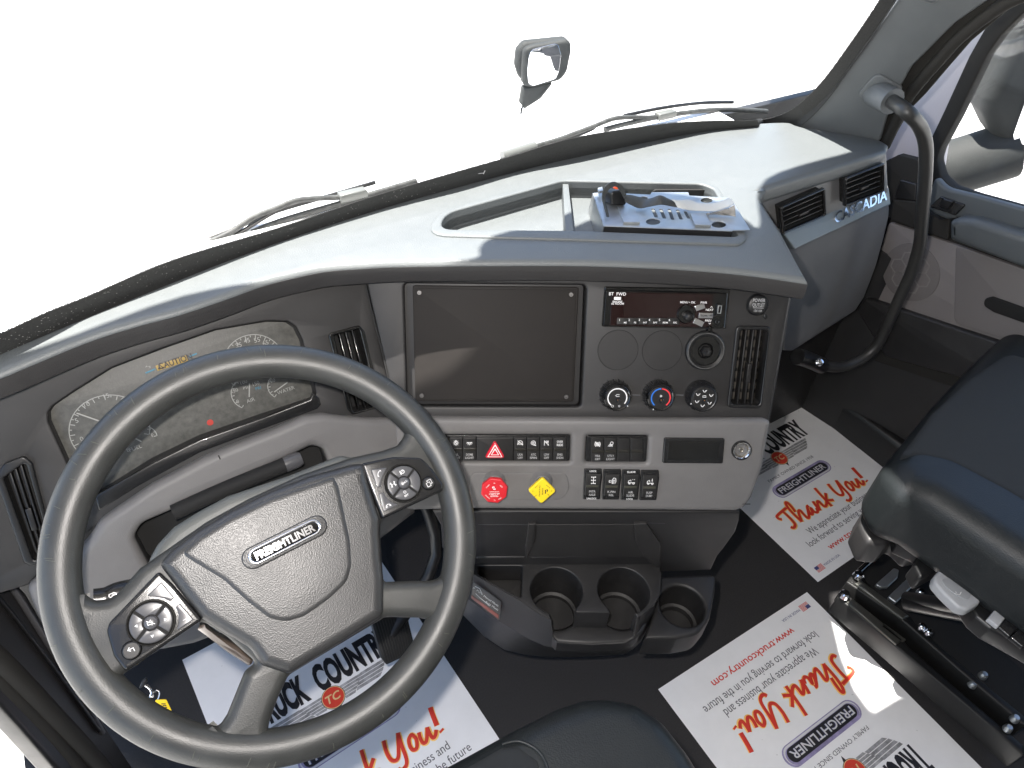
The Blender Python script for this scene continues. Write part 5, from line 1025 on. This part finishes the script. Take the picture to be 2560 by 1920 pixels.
WIP = [fr_he(Vector((.25, .965, .90)), 180, 12), fr_he(Vector((.95, .99, .90)), 180, 12)]
def wq(i, c, q, off=0): return [WIP[i].at(p_, off) for p_ in px(c, q)]
def wiper(i, label, blade, arm, rod, wedge):
    t = thing('windshield_wiper', label, 'wiper', WIP[i].o, group='windshield wipers')
    WM = mat('wiper_dusty', (.035, .037, .036), .6, var=.6, vscale=90)
    tube('blade', wq(i, *blade), .0048, WM, t, 5, 3)
    b2_ = wq(i, *blade, .0); tube('blade_holder', [p_ + Vector((0, .01, .012)) for p_ in b2_[1:-1]], .0034, 'black', t, 5, 3)
    tube('arm', wq(i, *arm), .0042, WM, t, 5, 4); tube('washer_hose', wq(i, *rod), .0030, 'black', t, 5, 3)
    p_ = wq(i, *wedge)
    if len(p_) > 2: loft('arm_head', [[p_[0], p_[1]], [p_[3], p_[2]]], 'colm', t, .006)
    else: tube('arm_head', p_, .009, 'colm', t, 0)
    c = wq(i, arm[0], [arm[1][-1]])[0]; box('clip', tuple(c - Vector((.022, .008, .006))), tuple(c + Vector((.022, .008, .008))), 'colm', t, .003)
wiper(0, 'wiper on the driver side, folded arm along the windshield base', ('y5', [(430, 640), (640, 560), (820, 486), (1010, 408), (1300, 322), (1500, 262), (1690, 205)]), ('y5', [(300, 700), (480, 600), (620, 528), (760, 462), (870, 390), (985, 344), (1080, 306), (1180, 294), (1280, 290), (1370, 278)]), ('y5', [(640, 556), (780, 480), (880, 420), (960, 372), (1005, 352)]), ('y5', [(175, 785), (500, 592), (640, 532), (205, 782)]))
wiper(1, 'wiper on the passenger side, blade tip reaching towards the right pillar', ('y4', [(1000, 728), (1150, 690), (1430, 632), (1700, 598), (1900, 592), (2120, 604)]), ('y4', [(500, 850), (700, 790), (930, 705), (1060, 655), (1180, 645), (1310, 645), (1420, 632)]), ('y4', [(670, 832), (800, 775), (900, 735), (935, 712)]), ('y4', [(290, 915), (520, 845)]))

HD = []
xs_ = [-.45 + .1 * i for i in range(31)]
for y, z in ((1.0, .80), (1.2, .78), (1.6, .66), (2.2, .48), (2.8, .28), (3.3, .0), (3.6, -.4), (3.7, -.8)):
    HD.append([Vector((.55 + (x - .55) * (1 - .05 * (y - 1)), y, z - (.45 if x > .55 else .06) * min(1.2, abs(x - .55)) ** 2.4)) for x in xs_])
tag(loft('hood', HD, 'paint', None, .02, 60), 'sunlit white truck hood beyond the windshield', 'hood')
HM = thing('hood_mirror', 'small gray mirror on the hood seen through the windshield', 'mirror', (1.4, 2.0, .5))
_r = ray(px('y4', [(590, 280)])[0]); MF = fr_he(EYE + _r * (2.0 / _r.y), 205, 8)
mo = rp(MF.L(px('y4', [(440, 175), (500, 150), (740, 108), (768, 130), (770, 190), (742, 330), (700, 390), (500, 440), (432, 430), (430, 300)])), [.03, .02, .03, .02, .02, .04, .04, .04, .02, .03])
mh = plate('housing', MF, mo, 'mirrorh', HM, .0, .07, .012, seg=4)
mo2 = rp(MF.L(px('y4', [(400, 190), (450, 135), (740, 106), (768, 130), (765, 200), (700, 390), (480, 420), (415, 390), (388, 300)])), .03)
plate('shell', MF, mo2, 'mirrorh', HM, -.03, .06, .02, seg=5)
plate('mirror_face', MF, rp(MF.L(px('y4', [(492, 178), (676, 130), (700, 215), (684, 325), (662, 378), (505, 428), (474, 412), (466, 330), (476, 232)]), .001), .02), 'mglass', HM, .0015, .003, .001)
stf = MF.L(px('y4', [(432, 440), (660, 395), (560, 520), (435, 600), (400, 640), (420, 520)]), -.01)
plate('stalk', MF, rp(stf, .01), 'mirrorh', HM, -.01, .05, .012, seg=4)
_a = MF.at(px('y4', [(425, 560)])[0], -.04); tube('lower_stalk', [_a, _a + Vector((-.12, .03, -.12)), _a + Vector((-.22, .05, -.34))], .03, 'paint', HM, 4)

SM = thing('side_mirror', 'large gray door mirror on its arm outside the passenger window', 'mirror', (2.1, .8, .9))
SMF = fr_he(EYE + ray(px('y3', [(2190, 700)])[0]) * 1.95, 215, 0)
smo = rp(SMF.L(px('y3', [(2190, 200), (2330, -120), (3000, -200), (3000, 1300), (2300, 1400), (2080, 1300), (1950, 1130), (1870, 960), (1880, 850)])), [.05, .05, .05, .05, .05, .06, .04, .04, .04])
plate('housing', SMF, smo, 'mirrorh', SM, 0, .14, .04, seg=6)
plate('mirror_face', SMF, rp(SMF.L(px('y3', [(2215, 800), (2330, 400), (2900, 300), (2900, 1230), (2250, 1215), (2110, 1180), (2100, 1120)]), .004), .02), 'mglass', SM, .004, .004, .001)
a_, b_, c_ = [SMF.at(q, -.05) for q in px('y3', [(1400, 1440), (1700, 1360), (2080, 1240)])]
tube('arm', [a_, b_, c_], .085, 'mirrorh', SM, 4, 8)

# floor detail: mat seams beside the pedals
for o in list(COL.objects):
    if o.get('_local') is not None: del o['_local']
